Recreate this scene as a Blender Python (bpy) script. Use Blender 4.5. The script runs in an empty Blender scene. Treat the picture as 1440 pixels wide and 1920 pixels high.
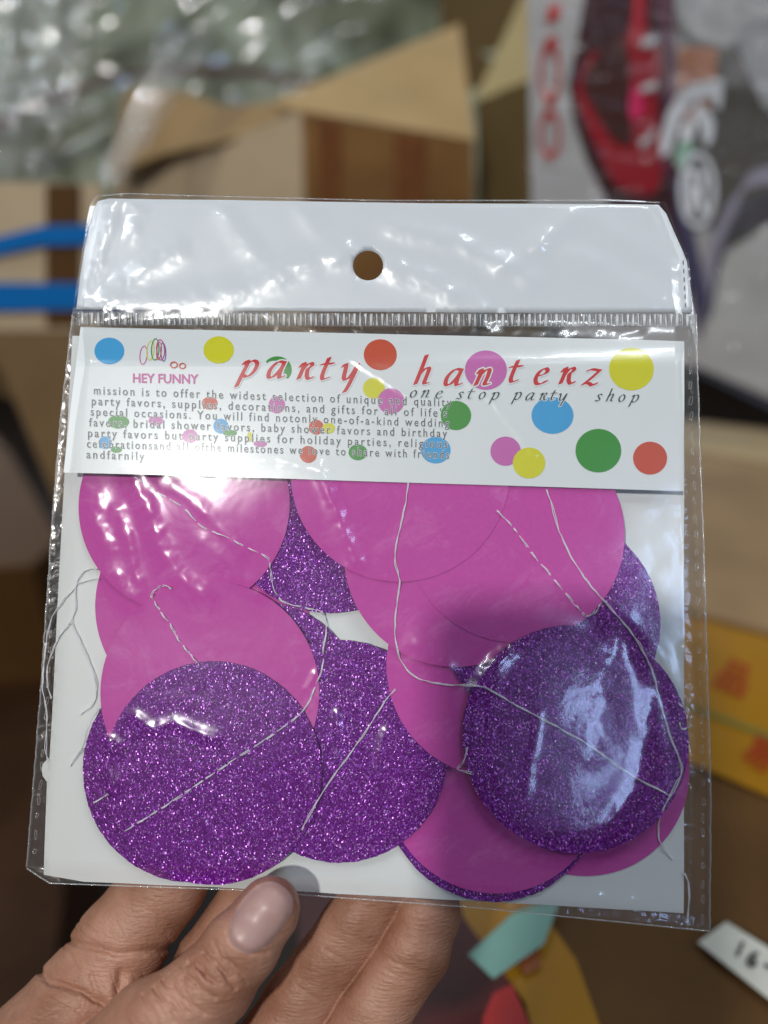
import bpy, bmesh, math, random
import numpy as np
from mathutils import Vector, Matrix, noise
from mathutils.geometry import delaunay_2d_cdt
from mathutils.bvhtree import BVHTree

random.seed(7); rng = np.random.default_rng(7)
S = bpy.context.scene
COL = S.collection

# ------------------------------------------------------------------ camera
FPX = 1440.0                                   # focal length in photo pixels
PITCH = math.radians(30)
CAM = Vector((0, 0, 1.25))
cam_d = bpy.data.cameras.new('camera'); cam = bpy.data.objects.new('camera', cam_d); COL.objects.link(cam)
S.camera = cam
cam_d.sensor_fit = 'VERTICAL'; cam_d.sensor_height = 34.6; cam_d.sensor_width = 25.95
cam_d.lens = 34.6 * FPX / 1920.0
cam.location = CAM; cam.rotation_euler = (math.pi / 2 - PITCH, 0, 0)
cam_d.clip_start = 0.01; cam_d.clip_end = 60
RC = Matrix.Rotation(math.pi / 2 - PITCH, 3, 'X')     # camera -> world rotation
MC = Matrix.Translation(CAM) @ RC.to_4x4()

def ray(px, py):                               # camera-space ray through a photo pixel
    return Vector(((px - 720) / FPX, -(py - 960) / FPX, -1.0))

# ---- pose of the flat pack: homography of the backing card's four corners
def solve_pose():
    px = [(133, 622), (1283, 640), (1282, 1706), (82, 1648)]
    ob = [(0, 0), (1, 0), (1, -1), (0, -1)]
    A = []
    for (u, v), (x, y) in zip(px, ob):
        X = (u - 720) / FPX; Y = -(v - 960) / FPX      # normalised, z = -1
        A.append([x, y, 1, 0, 0, 0, -X * x, -X * y, -X]); A.append([0, 0, 0, x, y, 1, -Y * x, -Y * y, -Y])
    _, _, V = np.linalg.svd(np.array(A, float)); H = V[-1].reshape(3, 3)
    h1 = np.array([H[0, 0], H[1, 0], -H[2, 0]]); h2 = np.array([H[0, 1], H[1, 1], -H[2, 1]]); t = np.array([H[0, 2], H[1, 2], -H[2, 2]])
    if t[2] > 0: h1, h2, t = -h1, -h2, -t
    W = 0.165; s = W / np.linalg.norm(h1)
    n = np.cross(h1, h2); n /= np.linalg.norm(n)
    r1 = h1 / np.linalg.norm(h1); r2 = np.cross(n, r1)
    return Matrix(((r1[0], r2[0], n[0], t[0] * s), (r1[1], r2[1], n[1], t[1] * s), (r1[2], r2[2], n[2], t[2] * s), (0, 0, 0, 1)))
MPC = solve_pose()                             # pack -> camera
MP = MC @ MPC                                  # pack -> world
IPC = MPC.inverted()
O_l = IPC @ Vector((0, 0, 0))                  # camera in pack space
I3 = IPC.to_3x3()
def pk(px, py, h=0.0):                         # photo pixel -> pack-space point on the plane z = h (mm)
    d = I3 @ ray(px, py); k = (h * .001 - O_l.z) / d.z
    return O_l + d * k
c0, c1 = pk(720, 1150), pk(820, 1150)
MMPX = (c1 - c0).length * 10                   # mm per photo pixel on the pack
DIST = -(MPC @ pk(720, 1100)).z
print('mm/px', MMPX, 'dist', DIST, 'normal', MPC.col[2][:])

cam_d.dof.use_dof = True; cam_d.dof.focus_distance = DIST; cam_d.dof.aperture_fstop = cam_d.lens / 6.2
cam_d.dof.aperture_blades = 0

# ------------------------------------------------------------------ world, exposure
W = bpy.data.worlds.new('World'); S.world = W; W.use_nodes = True
bg = W.node_tree.nodes['Background']; bg.inputs[0].default_value = (0.93, 0.98, 1.0, 1); bg.inputs[1].default_value = 0.075
S.view_settings.view_transform = 'Standard'; S.view_settings.look = 'None'
S.view_settings.exposure = -0.16; S.view_settings.gamma = 1
S.render.engine = 'CYCLES'
S.cycles.max_bounces = 10; S.cycles.transparent_max_bounces = 16; S.cycles.sample_clamp_indirect = 6
S.cycles.caustics_reflective = False; S.cycles.caustics_refractive = False
S.cycles.use_denoising = True

# ------------------------------------------------------------------ lamps of the hall
def lamp(name, loc, target, w, h, power, col, roll=0):
    d = bpy.data.lights.new(name, 'AREA'); d.shape = 'RECTANGLE'; d.size = w; d.size_y = h
    d.energy = power; d.color = col
    o = bpy.data.objects.new(name, d); COL.objects.link(o)
    q = (Vector(target) - Vector(loc)).to_track_quat('-Z', 'Y')
    o.matrix_world = Matrix.Translation(loc) @ q.to_matrix().to_4x4() @ Matrix.Rotation(roll, 4, 'Z')
    return o
PACKC = MP @ pk(720, 1150)
PH = dict(x0=-.062, x1=.013, y0=-.146, y1=.015, z=.007)          # the phone that takes the picture, camera space
shadow_corner = MP @ pk(805, 1125, 4)
ph_corner = MC @ Vector((PH['x0'], PH['y1'], PH['z']))
kd = (ph_corner - shadow_corner).normalized()
KEY = shadow_corner + kd * 2.3
lamp('key_lamp', KEY, PACKC, .10, .10, 31, (1, .985, .95))
def camdir(x, y, z): return (RC @ Vector((x, y, z))).normalized()
# cool ceiling tubes, overhead and behind
for i, (d3, dist, w, h, p, roll) in enumerate([
        ((-.95, .75, .9), 2.8, 1.2, .09, 13, .5),
        ((.30, 1.05, .75), 2.6, 1.2, .09, 13, .0),
        ((.9, .55, .95), 3.0, 1.2, .09, 11, -.5),
        ((-.2, 1.5, -.15), 2.6, 1.5, .08, 8, .2),
        ((.5, 1.2, -1.6), 3.2, 1.5, .08, 14, .0),
        ((-1.3, 1.2, -1.3), 3.2, 1.5, .08, 14, .4)]):
    lamp('ceiling_tube', PACKC + camdir(*d3) * dist, PACKC, w, h, p, (.86, .93, 1), roll)
# added cool panel, unseen, aimed so the bag's lower right mirrors its bluish glare
def mirror_dir(px, py, sx, sy, h=6):
    p = pk(px, py, h); c = (O_l - p).normalized(); n = Vector((-sx, -sy, 1)).normalized()
    return (MP.to_3x3() @ (2 * n.dot(c) * n - c)).normalized()
GLARE = PACKC + mirror_dir(1110, 1345, -.095, -.08) * 3.0
lamp('added_glare_panel', GLARE, PACKC, .36, .55, 8, (.42, .60, 1))

# ------------------------------------------------------------------ material helpers
def mat(name):
    m = bpy.data.materials.new(name); m.use_nodes = True
    return m, m.node_tree.nodes, m.node_tree.links, m.node_tree.nodes['Principled BSDF']
def setb(b, **k):
    for a, v in k.items():
        b.inputs[a.replace('_', ' ')].default_value = v
def rgb(c): return (c[0], c[1], c[2], 1)
def plain(name, col, rough=.5, coat=0, var=.06, scale=60, bump=0, bscale=900, spec=.5, sss=0):
    m, N, L, b = mat(name)
    setb(b, Roughness=rough); b.inputs['Specular IOR Level'].default_value = spec
    b.inputs['Coat Weight'].default_value = coat; b.inputs['Coat Roughness'].default_value = .12
    tc = N.new('ShaderNodeTexCoord')
    n = N.new('ShaderNodeTexNoise'); n.inputs['Scale'].default_value = scale; n.inputs['Detail'].default_value = 6
    L.new(tc.outputs['Object'], n.inputs['Vector'])
    r = N.new('ShaderNodeMapRange'); r.inputs[3].default_value = 1 - var * 2; r.inputs[4].default_value = 1 + var * 2
    L.new(n.outputs['Fac'], r.inputs[0])
    mx = N.new('ShaderNodeVectorMath'); mx.operation = 'SCALE'; mx.inputs[0].default_value = col[:3]
    L.new(r.outputs[0], mx.inputs['Scale']); L.new(mx.outputs[0], b.inputs['Base Color'])
    if sss:
        b.inputs['Subsurface Weight'].default_value = sss; b.inputs['Subsurface Radius'].default_value = (.004, .0015, .0008); b.inputs['Subsurface Scale'].default_value = 1
    if bump:
        n2 = N.new('ShaderNodeTexNoise'); n2.inputs['Scale'].default_value = bscale; n2.inputs['Detail'].default_value = 4
        L.new(tc.outputs['Object'], n2.inputs['Vector'])
        bp = N.new('ShaderNodeBump'); bp.inputs['Strength'].default_value = bump; bp.inputs['Distance'].default_value = .0005
        L.new(n2.outputs['Fac'], bp.inputs['Height']); L.new(bp.outputs[0], b.inputs['Normal'])
    return m

def film_mat(name, ws=70, wstr=.35, refl=1.7, haze=.02, rough=(.06, .26), tint=(1, 1, 1), dist=.0012, scr=.15, anis=(1, 1, 1), det=3):
    """thin clear plastic: see-through sheet with a sharp and a hazy reflection, fine creases"""
    m, N, L, b = mat(name); N.remove(b); out = N['Material Output']
    tc = N.new('ShaderNodeTexCoord'); mp = N.new('ShaderNodeMapping'); mp.inputs['Scale'].default_value = anis
    L.new(tc.outputs['Object'], mp.inputs[0])
    n1 = N.new('ShaderNodeTexNoise'); n1.inputs['Scale'].default_value = ws; n1.inputs['Detail'].default_value = det; n1.inputs['Distortion'].default_value = .6
    n2 = N.new('ShaderNodeTexNoise'); n2.inputs['Scale'].default_value = ws * 14; n2.inputs['Detail'].default_value = 5
    L.new(mp.outputs[0], n1.inputs[0]); L.new(tc.outputs['Object'], n2.inputs[0])
    ad = N.new('ShaderNodeMath'); ad.operation = 'MULTIPLY_ADD'; ad.inputs[1].default_value = scr * .08
    L.new(n2.outputs['Fac'], ad.inputs[0]); L.new(n1.outputs['Fac'], ad.inputs[2])
    bp = N.new('ShaderNodeBump'); bp.inputs['Strength'].default_value = wstr; bp.inputs['Distance'].default_value = dist
    L.new(ad.outputs[0], bp.inputs['Height'])
    g1 = N.new('ShaderNodeBsdfGlossy'); g1.inputs['Roughness'].default_value = rough[0]
    g2 = N.new('ShaderNodeBsdfGlossy'); g2.inputs['Roughness'].default_value = rough[1]
    for g in (g1, g2): L.new(bp.outputs[0], g.inputs['Normal'])
    gm = N.new('ShaderNodeMixShader'); gm.inputs[0].default_value = .55; L.new(g1.outputs[0], gm.inputs[1]); L.new(g2.outputs[0], gm.inputs[2])
    tr = N.new('ShaderNodeBsdfTransparent'); tr.inputs[0].default_value = rgb(tint)
    df = N.new('ShaderNodeBsdfDiffuse'); df.inputs[0].default_value = (.9, .93, .95, 1)
    hm = N.new('ShaderNodeMixShader'); hm.inputs[0].default_value = haze; L.new(tr.outputs[0], hm.inputs[1]); L.new(df.outputs[0], hm.inputs[2])
    geo = N.new('ShaderNodeNewGeometry')
    dt = N.new('ShaderNodeVectorMath'); dt.operation = 'DOT_PRODUCT'; L.new(geo.outputs['Incoming'], dt.inputs[0]); L.new(bp.outputs[0], dt.inputs[1])
    ab = N.new('ShaderNodeMath'); ab.operation = 'ABSOLUTE'; L.new(dt.outputs['Value'], ab.inputs[0])
    om = N.new('ShaderNodeMath'); om.operation = 'SUBTRACT'; om.inputs[0].default_value = 1; om.use_clamp = True; L.new(ab.outputs[0], om.inputs[1])
    p5 = N.new('ShaderNodeMath'); p5.operation = 'POWER'; p5.inputs[1].default_value = 5; L.new(om.outputs[0], p5.inputs[0])
    mu = N.new('ShaderNodeMath'); mu.operation = 'MULTIPLY_ADD'; mu.use_clamp = True; mu.inputs[1].default_value = .7; mu.inputs[2].default_value = .043 * refl; L.new(p5.outputs[0], mu.inputs[0])
    mx = N.new('ShaderNodeMixShader'); L.new(mu.outputs[0], mx.inputs[0]); L.new(hm.outputs[0], mx.inputs[1]); L.new(gm.outputs[0], mx.inputs[2])
    L.new(mx.outputs[0], out.inputs[0])
    return m

def glitter_mat(name):
    m, N, L, b = mat(name)
    tc = N.new('ShaderNodeTexCoord'); mp = N.new('ShaderNodeMapping'); mp.inputs['Scale'].default_value = (1.25, .8, 1)
    L.new(tc.outputs['Object'], mp.inputs[0])
    v = N.new('ShaderNodeTexVoronoi'); v.inputs['Scale'].default_value = 3800; L.new(mp.outputs[0], v.inputs['Vector'])
    sep = N.new('ShaderNodeSeparateColor'); L.new(v.outputs['Color'], sep.inputs[0])
    # flake colour: each flake its own purple, the palest few painted as sparkles
    cr = N.new('ShaderNodeValToRGB'); e = cr.color_ramp.elements
    e[0].position = 0; e[0].color = (.10, .005, .16, 1); e[1].position = 1; e[1].color = (.95, .75, 1, 1)
    for p, c in ((.4, (.175, .006, .26, 1)), (.82, (.27, .012, .38, 1)), (.96, (.42, .05, .56, 1)), (.988, (.85, .50, .95, 1))):
        x = e.new(p); x.color = c
    L.new(sep.outputs[0], cr.inputs[0]); L.new(cr.outputs[0], b.inputs['Base Color'])
    b.inputs['Metallic'].default_value = .30; b.inputs['Roughness'].default_value = .24; b.inputs['Specular IOR Level'].default_value = .6
    # every flake lies at its own tilt
    geo = N.new('ShaderNodeNewGeometry')
    sb = N.new('ShaderNodeVectorMath'); sb.operation = 'SUBTRACT'; sb.inputs[1].default_value = (.5, .5, .5); L.new(v.outputs['Color'], sb.inputs[0])
    sc = N.new('ShaderNodeVectorMath'); sc.operation = 'SCALE'; sc.inputs['Scale'].default_value = .95; L.new(sb.outputs[0], sc.inputs[0])
    ad = N.new('ShaderNodeVectorMath'); L.new(geo.outputs['Normal'], ad.inputs[0]); L.new(sc.outputs[0], ad.inputs[1])
    nm = N.new('ShaderNodeVectorMath'); nm.operation = 'NORMALIZE'; L.new(ad.outputs[0], nm.inputs[0]); L.new(nm.outputs[0], b.inputs['Normal'])
    return m

M = {}
M['card'] = plain('white_card', (.80, .815, .79), .55, var=.015, scale=40, bump=.05)
M['label'] = plain('label_card', (.80, .835, .83), .35, coat=.25, var=.01, scale=30)
M['header'] = plain('white_header_film', (.76, .795, .82), .38, coat=.3, var=.015, scale=22)
M['magenta'] = plain('magenta_paper', (.61, .078, .40), .7, var=.05, scale=700, bump=.12, bscale=2500, spec=.25)
def scuff(m, scale, amt):
    N, L = m.node_tree.nodes, m.node_tree.links; b = N['Principled BSDF']; src = b.inputs['Base Color'].links[0].from_socket
    tc = N.new('ShaderNodeTexCoord'); n = N.new('ShaderNodeTexNoise'); n.inputs['Scale'].default_value = scale; n.inputs['Detail'].default_value = 8; n.inputs['Roughness'].default_value = .72; n.inputs['Distortion'].default_value = 1.2
    L.new(tc.outputs['Object'], n.inputs[0]); r = N.new('ShaderNodeMapRange'); r.inputs[1].default_value = .52; r.inputs[2].default_value = .78; r.inputs[4].default_value = amt; L.new(n.outputs['Fac'], r.inputs[0])
    mx = N.new('ShaderNodeMix'); mx.data_type = 'RGBA'; mx.inputs[7].default_value = (.78, .30, .62, 1)
    L.new(r.outputs[0], mx.inputs[0]); L.new(src, mx.inputs[6]); L.new(mx.outputs[2], b.inputs['Base Color'])
scuff(M['magenta'], 55, .45)
M['glitter'] = glitter_mat('purple_glitter')
M['glitter_edge'] = plain('glitter_foam_edge', (.05, .01, .09), .8)
M['thread'] = plain('white_thread', (.86, .84, .88), .7, var=.08, scale=3000)
M['film'] = film_mat('clear_film', ws=55, wstr=.19, dist=.0010, scr=.3, refl=2.15, rough=(.10, .24), haze=.004)
M['film_back'] = film_mat('clear_back_film', ws=120, wstr=.6, haze=.05, refl=1.6)
M['seal'] = film_mat('pressed_seal_film', ws=300, wstr=.5, haze=.12, refl=3.0, tint=(.72, .72, .72))
M['seal_crest'] = film_mat('pressed_seal_crest', ws=300, wstr=.5, haze=.62, refl=3.0)
M['seam'] = film_mat('pressed_seam_film', ws=260, wstr=.8, haze=.16, refl=2.6)
INK = dict(blue=(.055, .38, .72), yellow=(.70, .68, .01), red=(.62, .085, .035), pink=(.60, .14, .44), green=(.045, .30, .035),
           title=(.62, .025, .03), text=(.055, .06, .065), tag=(.035, .055, .06), logo=(.62, .09, .36), halo=(.80, .835, .83), purple=(.12, .06, .3))
for k, c in INK.items(): M['ink_' + k] = plain('ink_' + k, c, .4, coat=.2, var=.02, scale=200)

# ------------------------------------------------------------------ object helpers
def tag(o, label=None, cat=None, group=None, kind=None):
    if label: o['label'] = label
    if cat: o['category'] = cat
    if group: o['group'] = group
    if kind: o['kind'] = kind
    return o
def mesh(name, V, F, m, parent=None, world=None, smooth=False, mats=None, fm=None):
    me = bpy.data.meshes.new(name)
    me.from_pydata([tuple(v) for v in V], [], [tuple(f) for f in F]); me.update()
    for x in (mats or [m]): me.materials.append(x)
    if fm is not None: me.polygons.foreach_set('material_index', fm)
    if smooth: me.polygons.foreach_set('use_smooth', [True] * len(me.polygons))
    o = bpy.data.objects.new(name, me); COL.objects.link(o)
    if parent is not None: o.parent = parent
    elif world is not None: o.matrix_world = world
    return o
def empty(name, M4, **k):
    o = bpy.data.objects.new(name, None); COL.objects.link(o); o.matrix_world = M4; o.empty_display_size = .01
    return tag(o, **k)

def catmull(P, n=8, closed=False):
    P = [Vector(p) for p in P]; out = []; N = len(P)
    for i in range(N if closed else N - 1):
        if closed: a, b, c, d = P[(i - 1) % N], P[i], P[(i + 1) % N], P[(i + 2) % N]
        else: a, b, c, d = P[max(i - 1, 0)], P[i], P[i + 1], P[min(i + 2, N - 1)]
        for k in range(n):
            t = k / n
            out.append(.5 * ((2 * b) + (c - a) * t + (2 * a - 5 * b + 4 * c - d) * t * t + (3 * b - a - 3 * c + d) * t ** 3))
    if not closed: out.append(P[-1])
    return out

def sheet(name, poly, h0, h1, m, place, parent=None, world=None, extra=None, holes=(), side=None, smooth=False, wave=None):
    """extruded plate from a 2-D outline. place(x, y, h) -> 3-D point"""
    pts = [Vector((p[0], p[1])) for p in poly]; n = len(pts)
    faces = [list(range(n))]; loops = [list(range(n))]
    hf = []
    for hl in holes:
        s = len(pts); pts += [Vector(p) for p in hl]; hf.append(list(range(s, s + len(hl)))); loops.append(hf[-1])
    if extra: pts += [Vector(p) for p in extra]
    edges = [(l[i], l[(i + 1) % len(l)]) for l in loops for i in range(len(l))]
    V, E_, F, ov, oe, of = delaunay_2d_cdt(pts, edges, [], 0, 1e-7)
    if holes or True:
        def inside(x, y, L_):
            c = False; j = len(L_) - 1
            for i in range(len(L_)):
                xi, yi = L_[i][0], L_[i][1]; xj, yj = L_[j][0], L_[j][1]
                if (yi > y) != (yj > y) and x < (xj - xi) * (y - yi) / (yj - yi) + xi: c = not c
                j = i
            return c
        FF = []
        for f in F:
            cx = sum(V[i].x for i in f) / len(f); cy = sum(V[i].y for i in f) / len(f)
            if inside(cx, cy, poly) and not any(inside(cx, cy, h) for h in holes): FF.append(f)
        F = FF
    wv = wave or (lambda x, y: 0)
    top = [place(v.x, v.y, h1 + wv(v.x, v.y)) for v in V]
    Fs = [tuple(f) for f in F]; VV = top; fm = [0] * len(Fs)
    a = (top[Fs[0][1]] - top[Fs[0][0]]).cross(top[Fs[0][2]] - top[Fs[0][0]])
    ref = place(V[Fs[0][0]].x, V[Fs[0][0]].y, h1 + 1) - place(V[Fs[0][0]].x, V[Fs[0][0]].y, h1)
    if a.dot(ref) < 0: Fs = [f[::-1] for f in Fs]
    if h0 is not None:
        nb = len(VV)
        VV = VV + [place(v.x, v.y, h0 + wv(v.x, v.y)) for v in V]
        from collections import Counter
        cnt = Counter()
        for f in Fs:
            for i in range(3): cnt[frozenset((f[i], f[(i + 1) % 3]))] += 1
        sidef = []
        for f in Fs:
            for i in range(3):
                x, y = f[i], f[(i + 1) % 3]
                if cnt[frozenset((x, y))] == 1: sidef.append((y, x, x + nb, y + nb))
        bot = [tuple(i + nb for i in f[::-1]) for f in Fs]
        fm = [0] * len(Fs) + [1 if side else 0] * (len(sidef) + len(bot))
        Fs = Fs + sidef + bot
    return mesh(name, VV, Fs, m, parent, world, smooth=smooth, mats=[m] + ([side] if side else []), fm=fm)

def P_pk(x, y, h): return pk(x, y, h)                # outline given in photo pixels, laid on the pack's own plane
def P_mm(x, y, h): return Vector((x * .001, y * .001, h * .001))

# ------------------------------------------------------------------ the backing card
def edge_pts(a, b, n, amp):
    return [(a[0] + (b[0] - a[0]) * i / n + random.uniform(-amp, amp), a[1] + (b[1] - a[1]) * i / n + random.uniform(-amp, amp)) for i in range(n)]
card_poly = edge_pts((136, 630), (1283, 645), 12, .5) + edge_pts((1283, 645), (1282, 1712), 14, .6) + \
    edge_pts((1282, 1712), (900, 1690), 6, .6) + edge_pts((900, 1690), (500, 1668), 6, .6) + edge_pts((500, 1668), (90, 1650), 6, .6) + [(82, 1640)] + \
    [(83, 1600), (86, 1520), (88, 1466), (80, 1455), (78, 1440), (82, 1430), (93, 1420), (100, 1300), (108, 1130), (116, 980)]
card = sheet('backing_card', card_poly, -.6, 0, M['card'], P_pk, world=MP)
tag(card, 'plain white backing card behind the paper discs inside the clear bag', 'card')

# ------------------------------------------------------------------ the discs
DISCS = [  # name, cx, cy, r, kind, label      bottom to top
    ('R', 1090, 1438, 201, 'm', 'magenta paper disc under the lowest glitter rim, reaching past the card at lower right'),
    ('P', 921, 1484, 201, 'g', 'purple glitter disc showing only as a thin rim below the lowest magenta disc'),
    ('O', 925, 1468, 202, 'm', 'lowest magenta disc, at bottom centre, between two glitter discs'),
    ('T', 378, 1132, 200, 'm', 'magenta disc seen only as a sliver left of centre between glitter discs'),
    ('B', 386, 1045, 200, 'm', 'magenta disc peeking out behind the left pair of magenta discs'),
    ('S', 480, 1332, 201, 'g', 'purple glitter disc wedged behind the left magenta disc, small dark triangle showing'),
    ('E', 358, 1442, 202, 'g', 'purple glitter disc mostly hidden, crescent at the far left bottom'),
    ('Q', 634, 1407, 202, 'g', 'purple glitter disc at bottom centre between the left and right front glitter discs'),
    ('F', 618, 944, 202, 'g', 'purple glitter disc below the label between two upper magenta discs'),
    ('J', 927, 1250, 201, 'm', 'magenta disc in the middle, crossed by a curved white thread'),
    ('K', 1032, 1165, 201, 'g', 'purple glitter disc at the right edge behind the upper right magenta disc'),
    ('I', 851, 1042, 203, 'm', 'magenta disc behind the top centre magenta disc, lower rim showing'),
    ('A', 344, 945, 197, 'm', 'top left magenta disc with bright film glare and a sewn diagonal thread'),
    ('H', 965, 999, 201, 'm', 'upper right magenta disc with two white threads running across it'),
    ('C', 392, 1297, 202, 'm', 'left magenta disc above the front left glitter disc'),
    ('G', 749, 886, 200, 'm', 'top centre magenta disc tucked under the label with a vertical thread'),
    ('D', 398, 1448, 200, 'g', 'front left purple glitter disc with a straight white diagonal thread'),
    ('L', 1078, 1384, 207, 'g', 'front right purple glitter disc under the big bluish film glare'),
]
placed = []
def local(px, py, h=0): p = pk(px, py, h); return p
TH = {'m': .24, 'g': .62}
top_h = {}
for nm, cx, cy, r, kd_, lab in DISCS:
    c = local(cx, cy); R = (local(cx + r, cy) - local(cx - r, cy)).length / 2
    base = .08
    for (c2, R2, t2) in placed:
        if (c2 - c).length < R + R2 - .0008: base = max(base, t2 + .06)
    # recompute at its height so the outline stays on its pixels
    c = local(cx, cy, base + TH[kd_]); t = base + TH[kd_]
    placed.append((c, R, t)); top_h[nm] = t
    n = 180 if kd_ == 'g' else 120
    poly = []
    for i in range(n):
        a = 2 * math.pi * i / n
        rr = R * 1000 + (random.uniform(-.10, .10) if kd_ == 'g' else .08 * math.sin(2 * a + cx))
        poly.append((rr * math.cos(a), rr * math.sin(a)))
    ph = random.uniform(0, 6.28); am = .10 if kd_ == 'm' else .05
    grid = [(x * 4.0, y * 4.0) for x in range(-7, 8) for y in range(-7, 8) if (x * x + y * y) * 16 < (R * 1000 - 2) ** 2]
    wv = lambda x, y, ph=ph, am=am: am * math.sin(x * .09 * math.cos(ph) + y * .09 * math.sin(ph) + ph) * .5
    o = sheet('paper_disc' if kd_ == 'm' else 'glitter_disc', poly, -TH[kd_], 0, M['magenta' if kd_ == 'm' else 'glitter'], P_mm,
              world=MP @ Matrix.Translation(Vector((c.x, c.y, t * .001))) @ Matrix.Rotation(random.uniform(-.5, .5) if kd_ == 'g' else 0, 4, 'Z'),
              extra=grid, side=M['glitter_edge'] if kd_ == 'g' else None, wave=wv)
    tag(o, lab, 'paper disc' if kd_ == 'm' else 'glitter disc', 'magenta and purple discs of the garland')
HT = max(top_h.values()); print('stack', HT, top_h)

def topat(px, py):                              # height of the stack under a pixel (mm)
    p = local(px, py, 2); h = 0
    for (c, R, t) in placed:
        if (Vector((c.x, c.y)) - Vector((p.x, p.y))).length < R: h = max(h, t)
    return h

# ------------------------------------------------------------------ printed label insert
LBL_B = HT + .35
def lab_h(px, py):                              # the insert leans out over the discs
    t = min(1, max(0, (py - 612) / 75)); t = t * t * (3 - 2 * t)
    return 1.0 + (LBL_B - 1.0) * t + .18 * math.sin(px * .006 + 1) + .1 * math.sin(px * .013)
def P_lab(x, y, h): return pk(x, y, lab_h(x, y) + h)
lab_root = empty('printed_label', MP, label='white printed card label with coloured dots across the top of the bag contents', cat='label')
lp = [(151, 613), (400, 619), (800, 628), (1200, 637), (1283, 640), (1283, 760), (1281, 921), (1000, 912), (700, 903), (400, 893), (119, 886), (134, 750)]
dense = [(x, y) for x in range(160, 1280, 20) for y in list(range(622, 700, 5)) + list(range(700, 884, 16)) if y > 622 + (x - 150) * .022 + 3]
lpd = []
for i in range(len(lp)):
    a, b = lp[i], lp[(i + 1) % len(lp)]; n = max(1, int(math.dist(a, b) / 12))
    lpd += [(a[0] + (b[0] - a[0]) * k / n, a[1] + (b[1] - a[1]) * k / n) for k in range(n)]
sheet('card_sheet', lpd, -.35, -.03, M['label'], P_lab, parent=lab_root, extra=dense, smooth=False)

def dot(name, px, py, rx, ry, col, h=.05, rot=0):
    pts = []
    for i in range(40):
        a = 2 * math.pi * i / 40; x, y = rx * math.cos(a), ry * math.sin(a)
        pts.append((px + x * math.cos(rot) - y * math.sin(rot), py + x * math.sin(rot) + y * math.cos(rot)))
    g = [(px + dx * rx, py + dy) for dx in (-.6, -.3, 0, .3, .6) for dy in np.arange(-ry * .75, ry * .76, 4.5)]
    return sheet(name, pts, None, h, M['ink_' + col], P_lab, parent=lab_root, extra=g)
for args in [(205, 658, 28, 25, 'blue'), (410, 656, 28.5, 25.5, 'yellow'), (713, 665, 31, 29, 'red'), (701, 728, 20.5, 19.5, 'yellow'),
             (733, 752, 25, 24, 'pink'), (911, 694, 39.5, 37, 'pink'), (1184, 692, 42, 40, 'yellow'), (1036, 779, 39.5, 34.5, 'blue'),
             (855, 779, 28.5, 27.5, 'green'), (1122, 845, 43, 41, 'green'), (1219, 859, 32, 31, 'red'), (948, 846, 28.5, 27.5, 'pink'), (992, 868, 30.5, 29, 'yellow'),
             (817, 844, 28, 25, 'blue'), (671, 848, 17.5, 15, 'green'), (578, 852, 16, 16, 'red'), (519, 759, 15.5, 16, 'pink'),
             (393, 756, 15, 12, 'red'), (222, 791, 20, 12.5, 'green'), (292, 789, 13.5, 9, 'pink'), (414, 799, 14, 14, 'blue'), (431, 812, 13, 6, 'green'),
             (356, 818, 14.5, 13, 'pink'), (593, 801, 14, 14, 'red'), (616, 803, 12, 10, 'yellow'), (197, 830, 12.5, 12, 'blue'), (218, 843, 10, 6, 'green'),
             (468, 819, 5, 9, 'yellow'), (488, 832, 12.5, 6, 'pink')]:
    hh = .05 + .035 * ((args[4] in ('pink', 'yellow') and args[0] in (733, 992, 616)) or args[4] == 'green' and args[0] in (431, 218))
    dot('printed_dot', *args, h=hh)
# the green crescent round the first "a"
ct = [(520 + 27 * math.cos(a), 693 + 25 * math.sin(a)) for a in np.linspace(-2.5, .75, 22)]
ct += [(513 + 20 * math.cos(a), 697 + 21 * math.sin(a)) for a in np.linspace(.45, -2.25, 18)]
sheet('printed_crescent', ct, None, .05, M['ink_green'], P_lab, parent=lab_root)

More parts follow.
